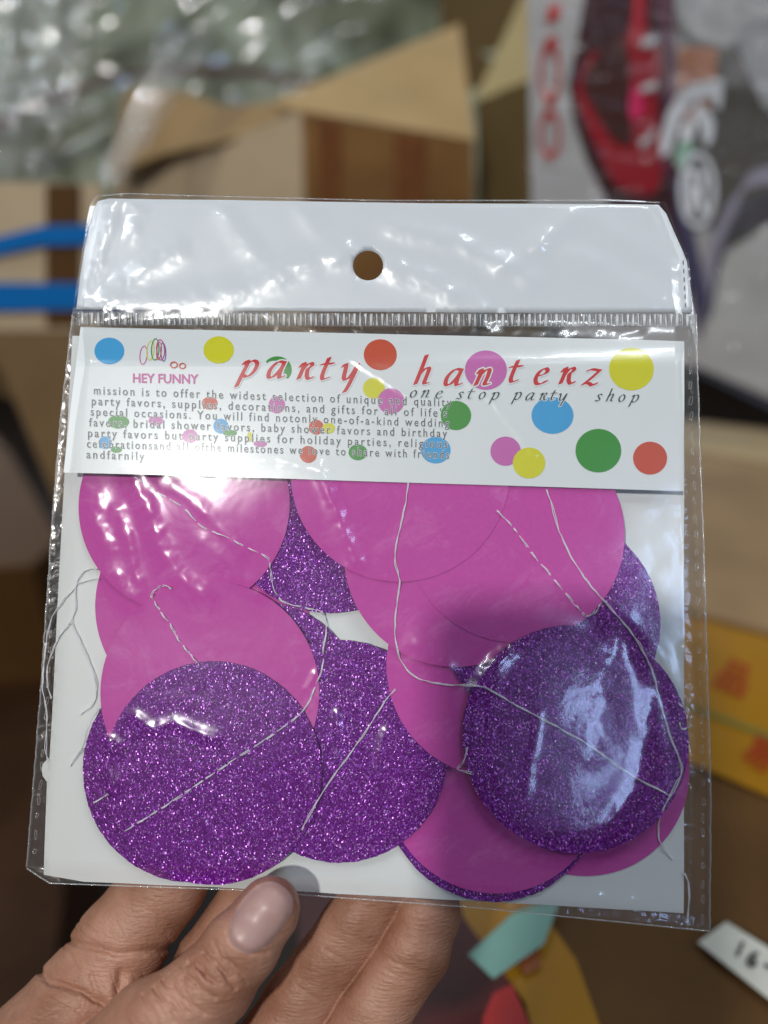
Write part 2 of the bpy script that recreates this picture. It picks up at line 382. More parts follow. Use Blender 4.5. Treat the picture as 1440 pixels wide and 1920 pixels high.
# ---- pen lettering for the title and tag line
GL = {  # strokes in a unit x-height box; y up, width last
    'p': ([[(.02, .78), (.16, 1.0), (.22, .8), (.12, .2), (.0, -.62)], [(.16, .75), (.45, 1.02), (.74, .85), (.70, .35), (.42, .0), (.16, .12)]], 1.0),
    'a': ([[(.80, .98), (.45, 1.0), (.12, .55), (.12, .08), (.38, .04), (.72, .55), (.84, .98)], [(.84, 1.0), (.74, .35), (.80, .02), (1.02, .12)]], 1.08),
    'r': ([[(.04, .74), (.2, 1.0), (.2, .6), (.12, .0)], [(.18, .5), (.4, .9), (.62, 1.0), (.70, .85), (.5, .62)], [(.5, .62), (.56, .2), (.74, .0), (.9, .12)]], .95),
    't': ([[(.28, 1.35), (.22, .9), (.16, .25), (.28, .0), (.55, .12)], [(-.05, .93), (.25, .98), (.6, 1.0)]], .75),
    'y': ([[(.02, .82), (.14, 1.0), (.2, .7), (.24, .15), (.42, .02), (.66, .35), (.84, .98)], [(.86, 1.0), (.78, .3), (.62, -.45), (.52, -.75)]], 1.0),
    'h': ([[(.25, 1.75), (.18, 1.0), (.06, .0)], [(.14, .6), (.4, .96), (.62, .96), (.60, .5), (.56, .08), (.76, .08)]], .95),
    'n': ([[(.04, .74), (.17, 1.0), (.18, .6), (.08, .0)], [(.16, .55), (.42, .95), (.66, .98), (.66, .5), (.60, .08), (.84, .1)]], 1.0),
    'e': ([[(.14, .5), (.5, .62), (.66, .82), (.5, 1.0), (.2, .78), (.08, .36), (.22, .03), (.52, .04), (.74, .22)]], .9),
    'z': ([[(.1, .9), (.3, 1.0), (.8, .93)], [(.8, .95), (.45, .5), (.04, .04)], [(.04, .06), (.3, .14), (.6, .0), (.8, .14)]], .95),
    'o': ([[(.4, 1.0), (.12, .72), (.1, .25), (.34, .0), (.64, .28), (.66, .75), (.4, 1.0)]], .85),
    's': ([[(.62, .86), (.42, 1.0), (.2, .8), (.34, .55), (.52, .3), (.38, .04), (.06, .1)]], .75),
}
def hull(pts):
    pts = sorted(set((round(p[0], 4), round(p[1], 4)) for p in pts))
    def half(ps):
        o = []
        for p in ps:
            while len(o) > 1 and (o[-1][0] - o[-2][0]) * (p[1] - o[-2][1]) - (o[-1][1] - o[-2][1]) * (p[0] - o[-2][0]) <= 1e-12: o.pop()
            o.append(p)
        return o[:-1]
    return half(pts) + half(pts[::-1])
def union(polys, name, m, h, parent, place=P_lab):
    vs = []; fs = []
    for P in polys:
        if len(P) < 3: continue
        s = len(vs); vs += [Vector(p) for p in P]; fs.append(list(range(s, s + len(P))))
    V, _, F, _, _, of = delaunay_2d_cdt(vs, [], fs, 0, 1e-5)
    F = [f for f, o_ in zip(F, of) if len(o_)]          # keep only what a pen stroke covers: bowls stay open
    T = [place(v.x, v.y, h) for v in V]
    FF = []
    for f in F:
        n = (T[f[1]] - T[f[0]]).cross(T[f[2]] - T[f[0]])
        FF.append(tuple(f) if n.z > 0 else tuple(f[::-1]))
    return mesh(name, T, FF, m, parent)
def letter(ch, ox, oy, sx, sy, nib, slant, drop, grow=0):
    polys = []
    for st in GL[ch][0]:
        c = catmull([(x, y, 0) for x, y in st], 5)
        P = [(ox + (p.x + slant * p.y) * sx, oy - p.y * sy + drop * p.x * sx) for p in c]
        ca, sa = math.cos(math.radians(20)), math.sin(math.radians(20))
        nb = [(nib * ca + .18 * nib * sa, -nib * sa + .18 * nib * ca), (nib * ca - .18 * nib * sa, -nib * sa - .18 * nib * ca),
              (-nib * ca + .18 * nib * sa, nib * sa + .18 * nib * ca), (-nib * ca - .18 * nib * sa, nib * sa - .18 * nib * ca)]
        if grow: nb = [(x + grow * math.cos(a), y + grow * math.sin(a)) for x, y in nb for a in np.linspace(0, 6.28, 7)[:-1]]
        for a, b in zip(P[:-1], P[1:]):
            polys.append(hull([(a[0] + x, a[1] + y) for x, y in nb] + [(b[0] + x, b[1] + y) for x, y in nb]))
    return polys
title = [('p', 449, 706), ('a', 499, 708), ('r', 556, 710), ('t', 597, 711), ('y', 636, 712),
         ('h', 777, 720), ('a', 831, 722), ('n', 889, 722), ('t', 951, 716), ('e', 999, 720), ('r', 1047, 719), ('z', 1092, 722)]
for ch, x, y in title:
    kx = 31 if ch != 'p' else 34
    ky = 30
    if ch == 'h': ky = 31
    union(letter(ch, x, y, kx, ky, 4.1, .28, .03, 2.6), 'letter_halo', M['ink_halo'], .13, lab_root)
    union(letter(ch, x, y, kx, ky, 4.1, .28, .03), 'title_letter', M['ink_title'], .17, lab_root)
tagline = [('o', 767, 745), ('n', 789, 745), ('e', 815, 746), ('s', 855, 748), ('t', 875, 747), ('o', 896, 748), ('p', 920, 749),
           ('p', 962, 749), ('a', 984, 750), ('r', 1010, 750), ('t', 1030, 750), ('y', 1045, 751), ('s', 1115, 752), ('h', 1136, 752), ('o', 1158, 753), ('p', 1182, 754)]
for ch, x, y in tagline:
    union(letter(ch, x, y, 15.5, 13.5, 1.55, .30, .03, 1.5), 'letter_halo', M['ink_halo'], .10, lab_root)
    union(letter(ch, x, y, 15.5, 13.5, 1.55, .30, .03), 'tagline_letter', M['ink_tag'], .15, lab_root)

# ---- set type
def text_mesh(txt, spacing=1.0, offset=0.0, shear=0.0):
    c = bpy.data.curves.new('t', 'FONT'); c.body = txt; c.size = 1; c.space_character = spacing; c.offset = offset; c.shear = shear; c.resolution_u = 3
    o = bpy.data.objects.new('t', c); COL.objects.link(o)
    dg = bpy.context.evaluated_depsgraph_get(); me = bpy.data.meshes.new_from_object(o.evaluated_get(dg))
    V = np.array([v.co[:2] for v in me.vertices]); F = [tuple(p.vertices) for p in me.polygons]
    bpy.data.objects.remove(o); bpy.data.curves.remove(c); bpy.data.meshes.remove(me)
    return V, F
def type_line(name, txt, x0, x1, y0, y1, hgt, m, h, parent, place=P_lab, spacing=1.0, halo=None, bold=0.0):
    """set txt so that it runs from (x0,y0) to (x1,y1) along the baseline, cap height hgt (photo px measure on the card)"""
    V, F = text_mesh(txt, spacing, bold); mn, mx = V[:, 0].min(), V[:, 0].max()
    k = (x1 - x0) / (mx - mn); ky = hgt / .70
    def put(V, h_):
        return [place(x0 + (v[0] - mn) * k - v[1] * ky * .0, y0 + (y1 - y0) * (v[0] - mn) / (mx - mn) - v[1] * ky, h_) for v in V]
    def fix(T, F):
        o = []
        for f in F:
            n = (T[f[1]] - T[f[0]]).cross(T[f[2]] - T[f[0]]); o.append(f)
        return o
    if halo:
        V2, F2 = text_mesh(txt, spacing, bold + .035); T2 = put(V2, h - .045)
        mesh('type_halo', T2, fix(T2, F2), halo, parent)
    T = put(V, h)
    return mesh(name, T, fix(T, F), m, parent)
lines = [('mission is to offer the widest selection of unique and quality', 176, 846, 739, 762),
         ('party favors, supplies, decorations, and gifts for all of life\'s', 172, 838, 759, 782),
         ('special occasions. You will find notonly one-of-a-kind wedding', 170, 842, 779, 801),
         ('favors, bridal shower favors, baby shower favors and birthday', 167, 838, 799, 820),
         ('party favors but party supplies for holiday parties, religious', 165, 839, 819, 840),
         ('celebrationsand all ofthe milestones we love to share with friends', 163, 842, 839, 860),
         ('andfarnily', 162, 270, 859, 863)]
for t_, x0, x1, y0, y1 in lines:
    type_line('printed_text_line', t_, x0, x1, y0, y1, 15.8, M['ink_text'], .15, lab_root, spacing=1.38, halo=M['ink_halo'], bold=.0)
type_line('brand_lettering', 'HEY FUNNY', 249, 372, 717, 719, 17, M['ink_logo'], .12, lab_root, bold=.022)
def ring(px, py, rx, ry, w, col, h, rot=0):
    n = 36; V = []; F = []
    for i in range(n):
        a = 2 * math.pi * i / n
        for s in (1, 0):
            x, y = (rx - w * s) * math.cos(a), (ry - w * s) * math.sin(a)
            V.append(P_lab(px + x * math.cos(rot) - y * math.sin(rot), py + x * math.sin(rot) + y * math.cos(rot), h))
        j = (i + 1) % n; F.append((2 * i, 2 * i + 1, 2 * j + 1, 2 * j))
    return mesh('logo_ring', V, F, M['ink_' + col], lab_root)
for i, (px, py, rx, ry, w, c, r) in enumerate([(269, 666, 7.5, 18, 1.8, 'logo', .1), (282, 657, 7.5, 19, 1.8, 'yellow', .1), (291, 655, 8, 21, 2.0, 'green', .05),
                                            (301, 656, 8.5, 20, 2.2, 'logo', -.05), (306, 660, 5.5, 18, 1.6, 'purple', -.05), (298, 658, 5, 17, 1.5, 'red', .1),
                                            (326, 684, 7.5, 6.5, 2.4, 'red', 0), (342, 686, 6.8, 6, 2.4, 'red', 0)]):
    ring(px, py, rx, ry, w, c, .07 + .012 * i, r)

# ------------------------------------------------------------------ threads
def thread(pts, label, h_off=.30, r=.115, stitched=False, fixed=None, turns=.55, wob=1.4, amp=.12):
    P = catmull([(x, y, 0) for x, y in pts], 14)
    Q = []; hs = []
    for i, p in enumerate(P):
        px = p.x + wob * noise.noise(Vector((p.x * .06, p.y * .06, 3))); py = p.y + wob * noise.noise(Vector((p.x * .06, p.y * .06, 9)))
        hs.append(fixed if fixed is not None else max(topat(px + dx, py + dy) for dx in (-4, 4) for dy in (-4, 4)))
        Q.append((px, py))
    hs = [max(hs[max(0, i - 2):i + 3]) for i in range(len(hs))]
    hs = [sum(hs[max(0, i - 2):i + 3]) / len(hs[max(0, i - 2):i + 3]) for i in range(len(hs))]
    C = [pk(q[0], q[1], h + h_off + (.12 * math.sin(i * .9) if stitched else 0)) for i, (q, h) in enumerate(zip(Q, hs))]
    # resample evenly at .25 mm
    out = [C[0]]; 
    for a, b in zip(C[:-1], C[1:]):
        n = max(1, int((b - a).length / .00030))
        out += [a.lerp(b, k / n) for k in range(1, n + 1)]
    V = []; F = []; ns = 5
    for strand in (0, 1):
        s0 = len(V)
        for i, c in enumerate(out):
            t = (out[min(i + 1, len(out) - 1)] - out[max(i - 1, 0)]).normalized()
            u = t.cross(Vector((0, 0, 1))).normalized(); w = u.cross(t)
            ph = i * .30 * turns + strand * math.pi
            sep = amp * .001 * (1 + .9 * max(0, noise.noise(Vector((c.x * 120, c.y * 120, 5)))) * 2)
            if stitched: c = c + Vector((0, 0, .00038 * (math.sin(i * .62 + 2 * noise.noise(Vector((i * .05, 1, 7)))) - .36)))
            cc = c + (u * math.cos(ph) + w * math.sin(ph) * .6) * sep
            for k in range(ns):
                a = 2 * math.pi * k / ns
                V.append(cc + (u * math.cos(a) + w * math.sin(a)) * r * .001)
        for i in range(len(out) - 1):
            for k in range(ns):
                a = s0 + i * ns + k; b = s0 + i * ns + (k + 1) % ns
                F.append((a, b, b + ns, a + ns))
    o = mesh('thread', V, F, M['thread'], world=MP, smooth=True)
    tag(o, label, 'thread', 'white threads of the garland')
    return o
thread([(252, 893), (300, 925), (345, 953), (375, 985), (420, 1005), (470, 1030), (502, 1046), (508, 1075), (514, 1105), (535, 1130), (575, 1140), (603, 1148), (612, 1172), (607, 1215), (603, 1255),
        (590, 1290), (566, 1335), (500, 1385), (430, 1430), (330, 1498), (232, 1560)], 'long white thread from the top left disc over the front left glitter disc', stitched=True)
thread([(766, 905), (759, 950), (748, 1000), (741, 1030), (742, 1060), (749, 1090), (745, 1130), (741, 1170), (743, 1210), (756, 1246), (785, 1272), (840, 1284), (905, 1288), (960, 1318), (1030, 1355), (1100, 1394), (1160, 1437), (1205, 1465), (1258, 1492)],
       'white thread from the top centre disc curving right over the front right glitter disc')
thread([(932, 957), (955, 980), (975, 1005), (1000, 1040), (1030, 1075), (1060, 1112), (1085, 1140), (1098, 1155), (1113, 1150), (1128, 1130)],
       'short stitched white thread slanting across the upper right magenta disc', stitched=True)
thread([(1024, 918), (1036, 950), (1050, 1000), (1072, 1045), (1105, 1095), (1145, 1140), (1190, 1195), (1222, 1255), (1237, 1310), (1255, 1375), (1273, 1420), (1278, 1448), (1262, 1482), (1240, 1525), (1234, 1560), (1243, 1590), (1262, 1612)],
       'long white thread running down the right side over the glitter disc to the card corner')
thread([(322, 1104), (308, 1098), (293, 1104), (284, 1117), (296, 1140), (318, 1170), (335, 1200), (355, 1225), (373, 1248)], 'short white thread with a hooked end on the left magenta disc', stitched=True)
thread([(742, 1292), (722, 1315), (690, 1365), (655, 1415), (615, 1470), (585, 1520), (566, 1556)], 'fine white thread crossing the bottom centre glitter disc', r=.10, amp=.1)
thread([(182, 1067), (160, 1070), (146, 1088), (140, 1103), (120, 1125), (95, 1165), (84, 1230), (80, 1290), (88, 1340), (86, 1400), (90, 1425)], 'loose white thread along the left edge of the card', h_off=.4)
thread([(186, 1085), (160, 1090), (142, 1100), (142, 1140), (135, 1165), (150, 1200), (168, 1240), (181, 1285), (175, 1318), (150, 1340)], 'loose thread loop hanging on the bare card at left', h_off=.4)
thread([(133, 1166), (108, 1200), (92, 1240), (88, 1275), (96, 1310)], 'short end of thread over the left card edge', h_off=.4)
thread([(190, 1325), (168, 1355), (155, 1400), (132, 1437)], 'curled thread end beside the left glitter crescent', h_off=.3)
thread([(1272, 1318), (1288, 1335), (1293, 1360), (1280, 1367), (1274, 1355)], 'tiny thread loop sticking out past the right card edge', h_off=.3)
thread([(1283, 1637), (1292, 1660), (1291, 1700), (1288, 1728)], 'two thread ends dangling at the lower right corner of the bag', fixed=.3)
thread([(877, 1402), (868, 1430), (858, 1442), (885, 1450)], 'tiny thread stitch left of the front right glitter disc', r=.1, amp=.1)
thread([(176, 1506), (203, 1488)], 'very short thread on the left glitter crescent', r=.1, amp=.1)
thread([(985, 1668), (1000, 1677), (1018, 1672), (1022, 1655)], 'thread loop peeking from under the bottom rim', fixed=.2, r=.1, amp=.1)

# ------------------------------------------------------------------ the clear bag
bag = empty('clear_plastic_bag', MP, label='clear cellophane bag with white hang header holding the paper garland', cat='plastic bag')
def interp(tab, t):
    for (a, x), (b, y) in zip(tab[:-1], tab[1:]):
        if t <= b: return x + (y - x) * (t - a) / (b - a)
    return tab[-1][1]
LX = [(362, 182), (385, 168), (480, 152), (582, 136), (640, 130), (800, 112), (1000, 96), (1300, 76), (1625, 50), (1760, 42)]
RX = [(370, 1243), (380, 1249), (430, 1268), (485, 1291), (590, 1305), (800, 1311), (1000, 1319), (1200, 1325), (1480, 1333), (1745, 1331)]
TY = [(0, 366), (.05, 361), (.2, 366), (.5, 374), (.9, 374), (1, 378)]
BY = [(0, 1628), (.033, 1656), (.3, 1668), (.66, 1702), (1, 1746)]
def ss(a, b, x):
    t = np.clip((x - a) / (b - a), 0, 1); return t * t * (3 - 2 * t)

RIDGES = [  # polyline in photo px, half width px, height mm   : creases and bulges of the front film
    ([(172, 930), (190, 1000), (212, 1070), (245, 1120)], 23, .85),
    ([(222, 960), (238, 1020), (262, 1100)], 15, .5),
    ([(248, 890), (275, 950), (300, 1020), (330, 1080), (380, 1115)], 20, .8),
    ([(285, 888), (345, 925), (400, 975), (450, 1030)], 16, .30),
    ([(290, 884), (330, 862), (400, 872), (520, 858), (600, 880)], 14, .55),
    ([(598, 872), (618, 920), (640, 985), (665, 1050)], 14, .7),
    ([(380, 1020), (430, 1060), (480, 1105)], 18, .4),
    ([(220, 370), (205, 430), (180, 500), (150, 580)], 13, .9),
    ([(232, 370), (262, 400), (245, 450)], 14, .55),
    ([(420, 400), (455, 450), (490, 490)], 20, .6),
    ([(190, 570), (260, 520), (330, 470)], 22, .6),
    ([(640, 478), (600, 480), (520, 520), (400, 560), (200, 575)], 26, .8),
    ([(720, 500), (800, 525), (900, 585)], 26, .8),
    ([(740, 425), (860, 455), (1000, 525)], 22, .55),
    ([(950, 500), (1010, 455), (1070, 405)], 20, .5),
    ([(1010, 470), (1120, 500), (1230, 560)], 24, .5),
    ([(1110, 400), (1170, 450), (1270, 500)], 22, .4),
    ([(560, 390), (600, 440), (680, 470)], 18, .4),
    ([(1230, 395), (1262, 440), (1285, 500)], 14, .6),
    ([(870, 1320), (905, 1270), (950, 1225)], 18, 1.0),
    ([(1150, 1180), (1135, 1250), (1130, 1330), (1105, 1400)], 34, .5),
    ([(1205, 1230), (1216, 1330), (1200, 1450), (1150, 1560)], 20, .4),
    ([(790, 1215), (815, 1230), (835, 1250)], 30, .7),
    ([(255, 1345), (290, 1365), (325, 1352), (360, 1368), (400, 1385)], 12, .5),
    ([(208, 1390), (204, 1440), (212, 1480)], 11, .6),
    ([(226, 1395), (226, 1470)], 8, .3),
    ([(633, 1340), (636, 1390), (630, 1440)], 8, .5),
    ([(722, 1370), (708, 1450)], 9, .5),
    ([(1010, 1340), (1000, 1420), (985, 1500)], 10, .4),
    ([(590, 1265), (575, 1290), (600, 1310)], 6, .25),
    ([(1080, 1695), (1120, 1690), (1150, 1705), (1180, 1700)], 14, .7),
    ([(570, 622), (640, 660), (760, 740)], 6, .22),
    ([(880, 720), (930, 760), (1000, 850)], 7, .2),
    ([(124, 900), (116, 1000), (110, 1080), (100, 1200)], 12, 1.3),
    ([(1300, 980), (1296, 1050), (1306, 1110)], 9, 1.1),
    ([(1290, 1215), (1304, 1280), (1312, 1380), (1298, 1450)], 10, 1.5),
    ([(1298, 1480), (1300, 1620)], 8, .8),
    ([(600, 620), (700, 604), (1000, 618), (1200, 622)], 10, .45),
]
def segdist(X, Y, P):
    D = np.full(X.shape, 1e9)
    for (x0, y0), (x1, y1) in zip(P[:-1], P[1:]):
        dx, dy = x1 - x0, y1 - y0; t = np.clip(((X - x0) * dx + (Y - y0) * dy) / (dx * dx + dy * dy), 0, 1)
        D = np.minimum(D, np.hypot(X - x0 - t * dx, Y - y0 - t * dy))
    return D
GC = {}
def vnoise(X, Y, s, seed, oct=3):
    out = np.zeros_like(X); a = 1
    if seed not in GC: r = np.random.default_rng(seed); GC[seed] = [r.random((160, 160)) for _ in range(4)]
    for o in range(oct):
        g = GC[seed][o]; x = X / s % 150; y = Y / s % 150; xi = x.astype(int); yi = y.astype(int); fx = x - xi; fy = y - yi
        fx = fx * fx * (3 - 2 * fx); fy = fy * fy * (3 - 2 * fy)
        out += a * ((g[yi, xi] * (1 - fx) + g[yi, xi + 1] * fx) * (1 - fy) + (g[yi + 1, xi] * (1 - fx) + g[yi + 1, xi + 1] * fx) * fy - .5)
        a *= .5; s *= .5
    return out
def front_h(X, Y, EL, ER, EB, ET):
    """height (mm) of the front film over the card plane; E*: distance in px to the bag's edges"""
    stack = HT + 1.2
    h = 1.5 + (stack - 1.5) * ss(596, 680, Y)
    h = h * ss(0, 46, EL) * ss(0, 40, ER) * ss(0, 46, EB) * (.35 + .65 * ss(0, 14, ET)) + .15
    # soft tents over the front discs
    h += 3.2 * np.exp(-((X - 400) / 330) ** 2) * np.where(Y < 875, ss(640, 900, Y) * .5 + np.clip((Y - 650) / 225, 0, 1) * .5, np.exp(-((Y - 875) / 190.) ** 2))
    h += .8 * np.exp(-(((X - 330) / 200) ** 2 + ((Y - 1000) / 130) ** 2))
    h += .6 * np.exp(-(((X - 400) / 230) ** 2 + ((Y - 1450) / 180) ** 2))
    # the film stands off the front right disc as one taut tilted pane
    dx, dy = X - 1062, Y - 1380
    f = HT + 1.2 + 3.0 + MMPX * (FQ[0] * dx + .5 * FQ[1] * dx * dx - .00036 * (dx - 55) ** 2) - MMPX * (FQ[2] * dy + .5 * FQ[3] * dy * dy + .00024 * (dy + 30) ** 2)
    rr = np.hypot(dx / 182, dy / 228) + .05 * vnoise(X, Y, 90, 51, 2)
    w = 1 - ss(.80, 1.18, rr)
    return h * (1 - w) + f * w
def req_slope(px, py):                          # film slope that mirrors the added glare panel to the lens
    p = pk(px, py, 7); l = ((MP.inverted() @ GLARE) - p).normalized(); c = (O_l - p).normalized(); n = l + c
    return -n.x / n.z, -n.y / n.z
_a, _b, _c, _d = req_slope(962, 1380), req_slope(1162, 1380), req_slope(1062, 1280), req_slope(1062, 1480)
FQ = ((_a[0] + _b[0]) / 2, (_b[0] - _a[0]) / 200, (_c[1] + _d[1]) / 2, (_d[1] - _c[1]) / 200); print('facet', FQ)
def film_ridges(X, Y, wid=1.0):
    h = np.zeros_like(X)
    XX = X + 5 * vnoise(X, Y, 40, 5); YY = Y + 5 * vnoise(X, Y, 40, 6)
    for P, w, a in RIDGES:
        d = segdist(XX, YY, P); L_ = sum(math.dist(p, q) for p, q in zip(P[:-1], P[1:]))
        h = h + a * np.exp(-(d / w) ** 2) * (0.75 + .5 * vnoise(X, Y, 35, 11))
    h += .22 * vnoise(X, Y, 130, 21, 2) + .06 * np.abs(vnoise(X, Y, 60, 31, 2))
    calm = 1 - .62 * (1 - ss(.7, 1.0, np.hypot((X - 1062) / 182, (Y - 1380) / 228)))
    return h * calm
NU, NV = 420, 460
u = np.linspace(0, 1, NU); v = np.linspace(0, 1, NV); U, Vv = np.meshgrid(u, v)
TYa = np.interp(U, [a for a, _ in TY], [b for _, b in TY]); BYa = np.interp(U, [a for a, _ in BY], [b for _, b in BY])
Yp = TYa + (BYa - TYa) * Vv
LXa = np.interp(Yp, [a for a, _ in LX], [b for _, b in LX]); RXa = np.interp(Yp, [a for a, _ in RX], [b for _, b in RX])
Xp = LXa + (RXa - LXa) * U
EL, ER, EB, ET = Xp - LXa, RXa - Xp, BYa - Yp, Yp - TYa
Hf = front_h(Xp, Yp, EL, ER, EB, ET) + film_ridges(Xp, Yp) * np.minimum(1, np.minimum(np.minimum(EL, ER), EB) / 14 + .15)
Hf = np.maximum(Hf, .12)
Hb = -.9 - .5 * ss(0, 30, EL) * ss(0, 30, ER) * ss(0, 30, EB) + .12 * vnoise(Xp, Yp, 50, 77)
def pk_np(X, Y, Hh):
    R = np.array(I3); D = np.stack([(X - 720) / FPX, -(Y - 960) / FPX, -np.ones_like(X)], -1) @ R.T
    k = (Hh * .001 - O_l.z) / D[..., 2]
    return np.array(O_l) + D * k[..., None]
def grid_mesh(name, Pn, m, parent, keep=None, world=None, smooth=True):
    nv, nu = Pn.shape[:2]; idx = np.arange(nv * nu).reshape(nv, nu)
    Q = np.stack([idx[1:, :-1], idx[1:, 1:], idx[:-1, 1:], idx[:-1, :-1]], -1).reshape(-1, 4)
    if keep is not None: Q = Q[keep[:-1, :-1].reshape(-1)]
    return mesh(name, Pn.reshape(-1, 3).tolist(), Q.tolist(), m, parent, world, smooth=smooth)
HOLE = (690, 498, 28.5)
nothole = np.hypot(Xp - HOLE[0], Yp - HOLE[1]) > HOLE[2] - 1
grid_mesh('front_film', pk_np(Xp, Yp, Hf), M['film'], bag, keep=nothole)
below = Yp > 575
grid_mesh('back_film', pk_np(Xp, Yp, Hb), M['film_back'], bag, keep=below)

# white printed header, two plies, punched
hgx, hgy = np.meshgrid(np.arange(130, 1320, 3.), np.arange(360, 600, 3.)); HGR = film_ridges(hgx, hgy)
def head_h(x, y):
    i = (x - 130) / 3; j = (y - 360) / 3; a, b_ = int(i), int(j); fx, fy = i - a, j - b_
    z = (HGR[b_, a] * (1 - fx) + HGR[b_, a + 1] * fx) * (1 - fy) + (HGR[b_ + 1, a] * (1 - fx) + HGR[b_ + 1, a + 1] * fx) * fy
    return float(z) * .9
hp = [(175, 392), (184, 377), (205, 372), (300, 374), (420, 375), (600, 378), (800, 381), (1000, 382), (1180, 383), (1235, 384), (1249, 400), (1262, 430), (1280, 470), (1288, 490),
      (1293, 530), (1298, 586), (1000, 587), (700, 585), (400, 582), (250, 581), (143, 580), (150, 520), (158, 470)]
hpd = []
for i in range(len(hp)):
    a, b = hp[i], hp[(i + 1) % len(hp)]; n = max(1, int(math.dist(a, b) / 12))
    hpd += [(a[0] + (b[0] - a[0]) * k / n, a[1] + (b[1] - a[1]) * k / n) for k in range(n)]
hole = [(HOLE[0] + HOLE[2] * math.cos(a), HOLE[1] + HOLE[2] * .98 * math.sin(a)) for a in np.linspace(0, 2 * math.pi, 49)[:-1]]
ex = [(x + random.uniform(-1, 1), y + random.uniform(-1, 1)) for x in range(160, 1290, 9) for y in range(385, 582, 9) if math.dist((x, y), HOLE[:2]) > 34]
hh_cache = {}
sheet('white_header', hpd, .55, .8, M['header'], lambda x, y, h: pk(x, y, h), parent=bag, extra=ex, holes=[hole], smooth=True,
      wave=head_h)

for k in range(6):                                # perforation cuts at the right end of the header
    x = 1281 + k * .9; y = 488 + k * 16
    mesh('perforation_cut', [pk(x + dx, y + dy, 1.15 + head_h(x, y)) for dx, dy in ((-.9, 0), (.9, 0), (1.1, 8), (-.7, 8))], [(0, 3, 2, 1)], M['ink_text'], bag)
# ribbed seal strip
V = []; F = []; nr = 113
strip = []
for i in range(nr * 6 + 1):
    t = i / (nr * 6); xa = 143 + (1300 - 143) * t + 2.5 * noise.noise(Vector((t * 60, 0, 0))); yt = 584 + 3.5 * math.sin(math.pi * .5 * t) ; k = (i % 6)
    hz = 1.9 + .33 * math.cos(2 * math.pi * i / 6) + .25 * math.sin(t * 23)
    for s, yy in enumerate((yt, yt + 2, yt + 13, yt + 24, yt + 26)):
        hgt = hz if s in (1, 2, 3) else 1.7
        V.append(pk(xa + 1.2 * math.sin(i * 1.7 + s), yy, hgt))
n5 = nr * 6 + 1
F = [(5 * i + s, 5 * i + s + 1, 5 * i + s + 6, 5 * i + s + 5) for i in range(n5 - 1) for s in range(4)]
mesh('ribbed_seal', V, F, None, bag, smooth=True, mats=[M['seal'], M['seal_crest']], fm=[1 if (i % 6 in (0, 5)) and 1 <= s < 3 else 0 for i in range(n5 - 1) for s in range(4)])

# heat-seal marks down both sides
def mark_mesh():
    V = []; F = []
    w, h = .42, 1.15
    prof = [(1.0, 0), (.86, .22), (.62, .22), (.45, 0)]
    n = 12
    for s, z in prof:
        for i in range(n):
            a = 2 * math.pi * i / n; x = w * s * (abs(math.cos(a)) ** .5) * (1 if math.cos(a) > 0 else -1); y = (h - w + w * s) * (abs(math.sin(a)) ** .5) * (1 if math.sin(a) > 0 else -1)
            V.append((x * .001, y * .001, z * .001))
    for r in range(3):
        for i in range(n): j = (i + 1) % n; F.append((r * n + i, r * n + j, (r + 1) * n + j, (r + 1) * n + i))
    me = bpy.data.meshes.new('heat_seal_mark'); me.from_pydata(V, [], F); me.materials.append(M['seam']); return me
mm_ = mark_mesh()
for side in (0, 1):
    for k in range(36):
        y = 628 + k * 31.2 + random.uniform(-4, 4); 
        if y > 1725 - (1 - side) * 110: continue
        x = (np.interp(y, [a for a, _ in RX], [b for _, b in RX]) - 14) if side else (np.interp(y, [a for a, _ in LX], [b for _, b in LX]) + 13)
        if side == 0 and y < 1180: continue
        o = bpy.data.objects.new('heat_seal_mark', mm_); COL.objects.link(o); o.parent = bag
        p = pk(x + random.uniform(-1, 1), y, 2.6)
        o.location = p; o.rotation_euler = (0, 0, random.uniform(-.2, .2) + (.0 if side else -.07)); o.scale = (random.uniform(.7, 1.15), random.uniform(.6, 1.15), random.uniform(.4, 1.2))
# welded edge beads
def bead(name, pts, r, h, m=None):
    P = [pk(x + random.uniform(-.8, .8), y, h) for x, y in pts]; V = []; F = []
    for i, c in enumerate(P):
        t = (P[min(i + 1, len(P) - 1)] - P[max(i - 1, 0)]).normalized(); uu = t.cross(Vector((0, 0, 1))).normalized(); w = uu.cross(t)
        for k in range(6): a = math.pi * k / 3; V.append(c + (uu * math.cos(a) + w * math.sin(a)) * r * .001 * (1 + .3 * noise.noise(Vector((i * .4, k, 1)))))
    for i in range(len(P) - 1):
        for k in range(6): a = i * 6 + k; b = i * 6 + (k + 1) % 6; F.append((a, b, b + 6, a + 6))
    return mesh(name, V, F, m or M['seam'], bag, smooth=True)
ys = list(range(590, 1746, 9)); bead('side_weld', [(np.interp(y, [a for a, _ in RX], [b for _, b in RX]), y) for y in ys], .22, .15)
ys = list(range(590, 1630, 9)); bead('side_weld', [(np.interp(y, [a for a, _ in LX], [b for _, b in LX]), y) for y in ys], .22, .15)
us = np.linspace(0, 1, 120); bead('bottom_fold', [(50 + 1281 * t, np.interp(t, [a for a, _ in BY], [b for _, b in BY])) for t in us], .2, .1)
us = np.linspace(0.01, .995, 120); bead('top_edge', [(182 + (1243 - 182) * t, np.interp(t, [a for a, _ in TY], [b for _, b in TY]) + 2) for t in us], .2, .6)

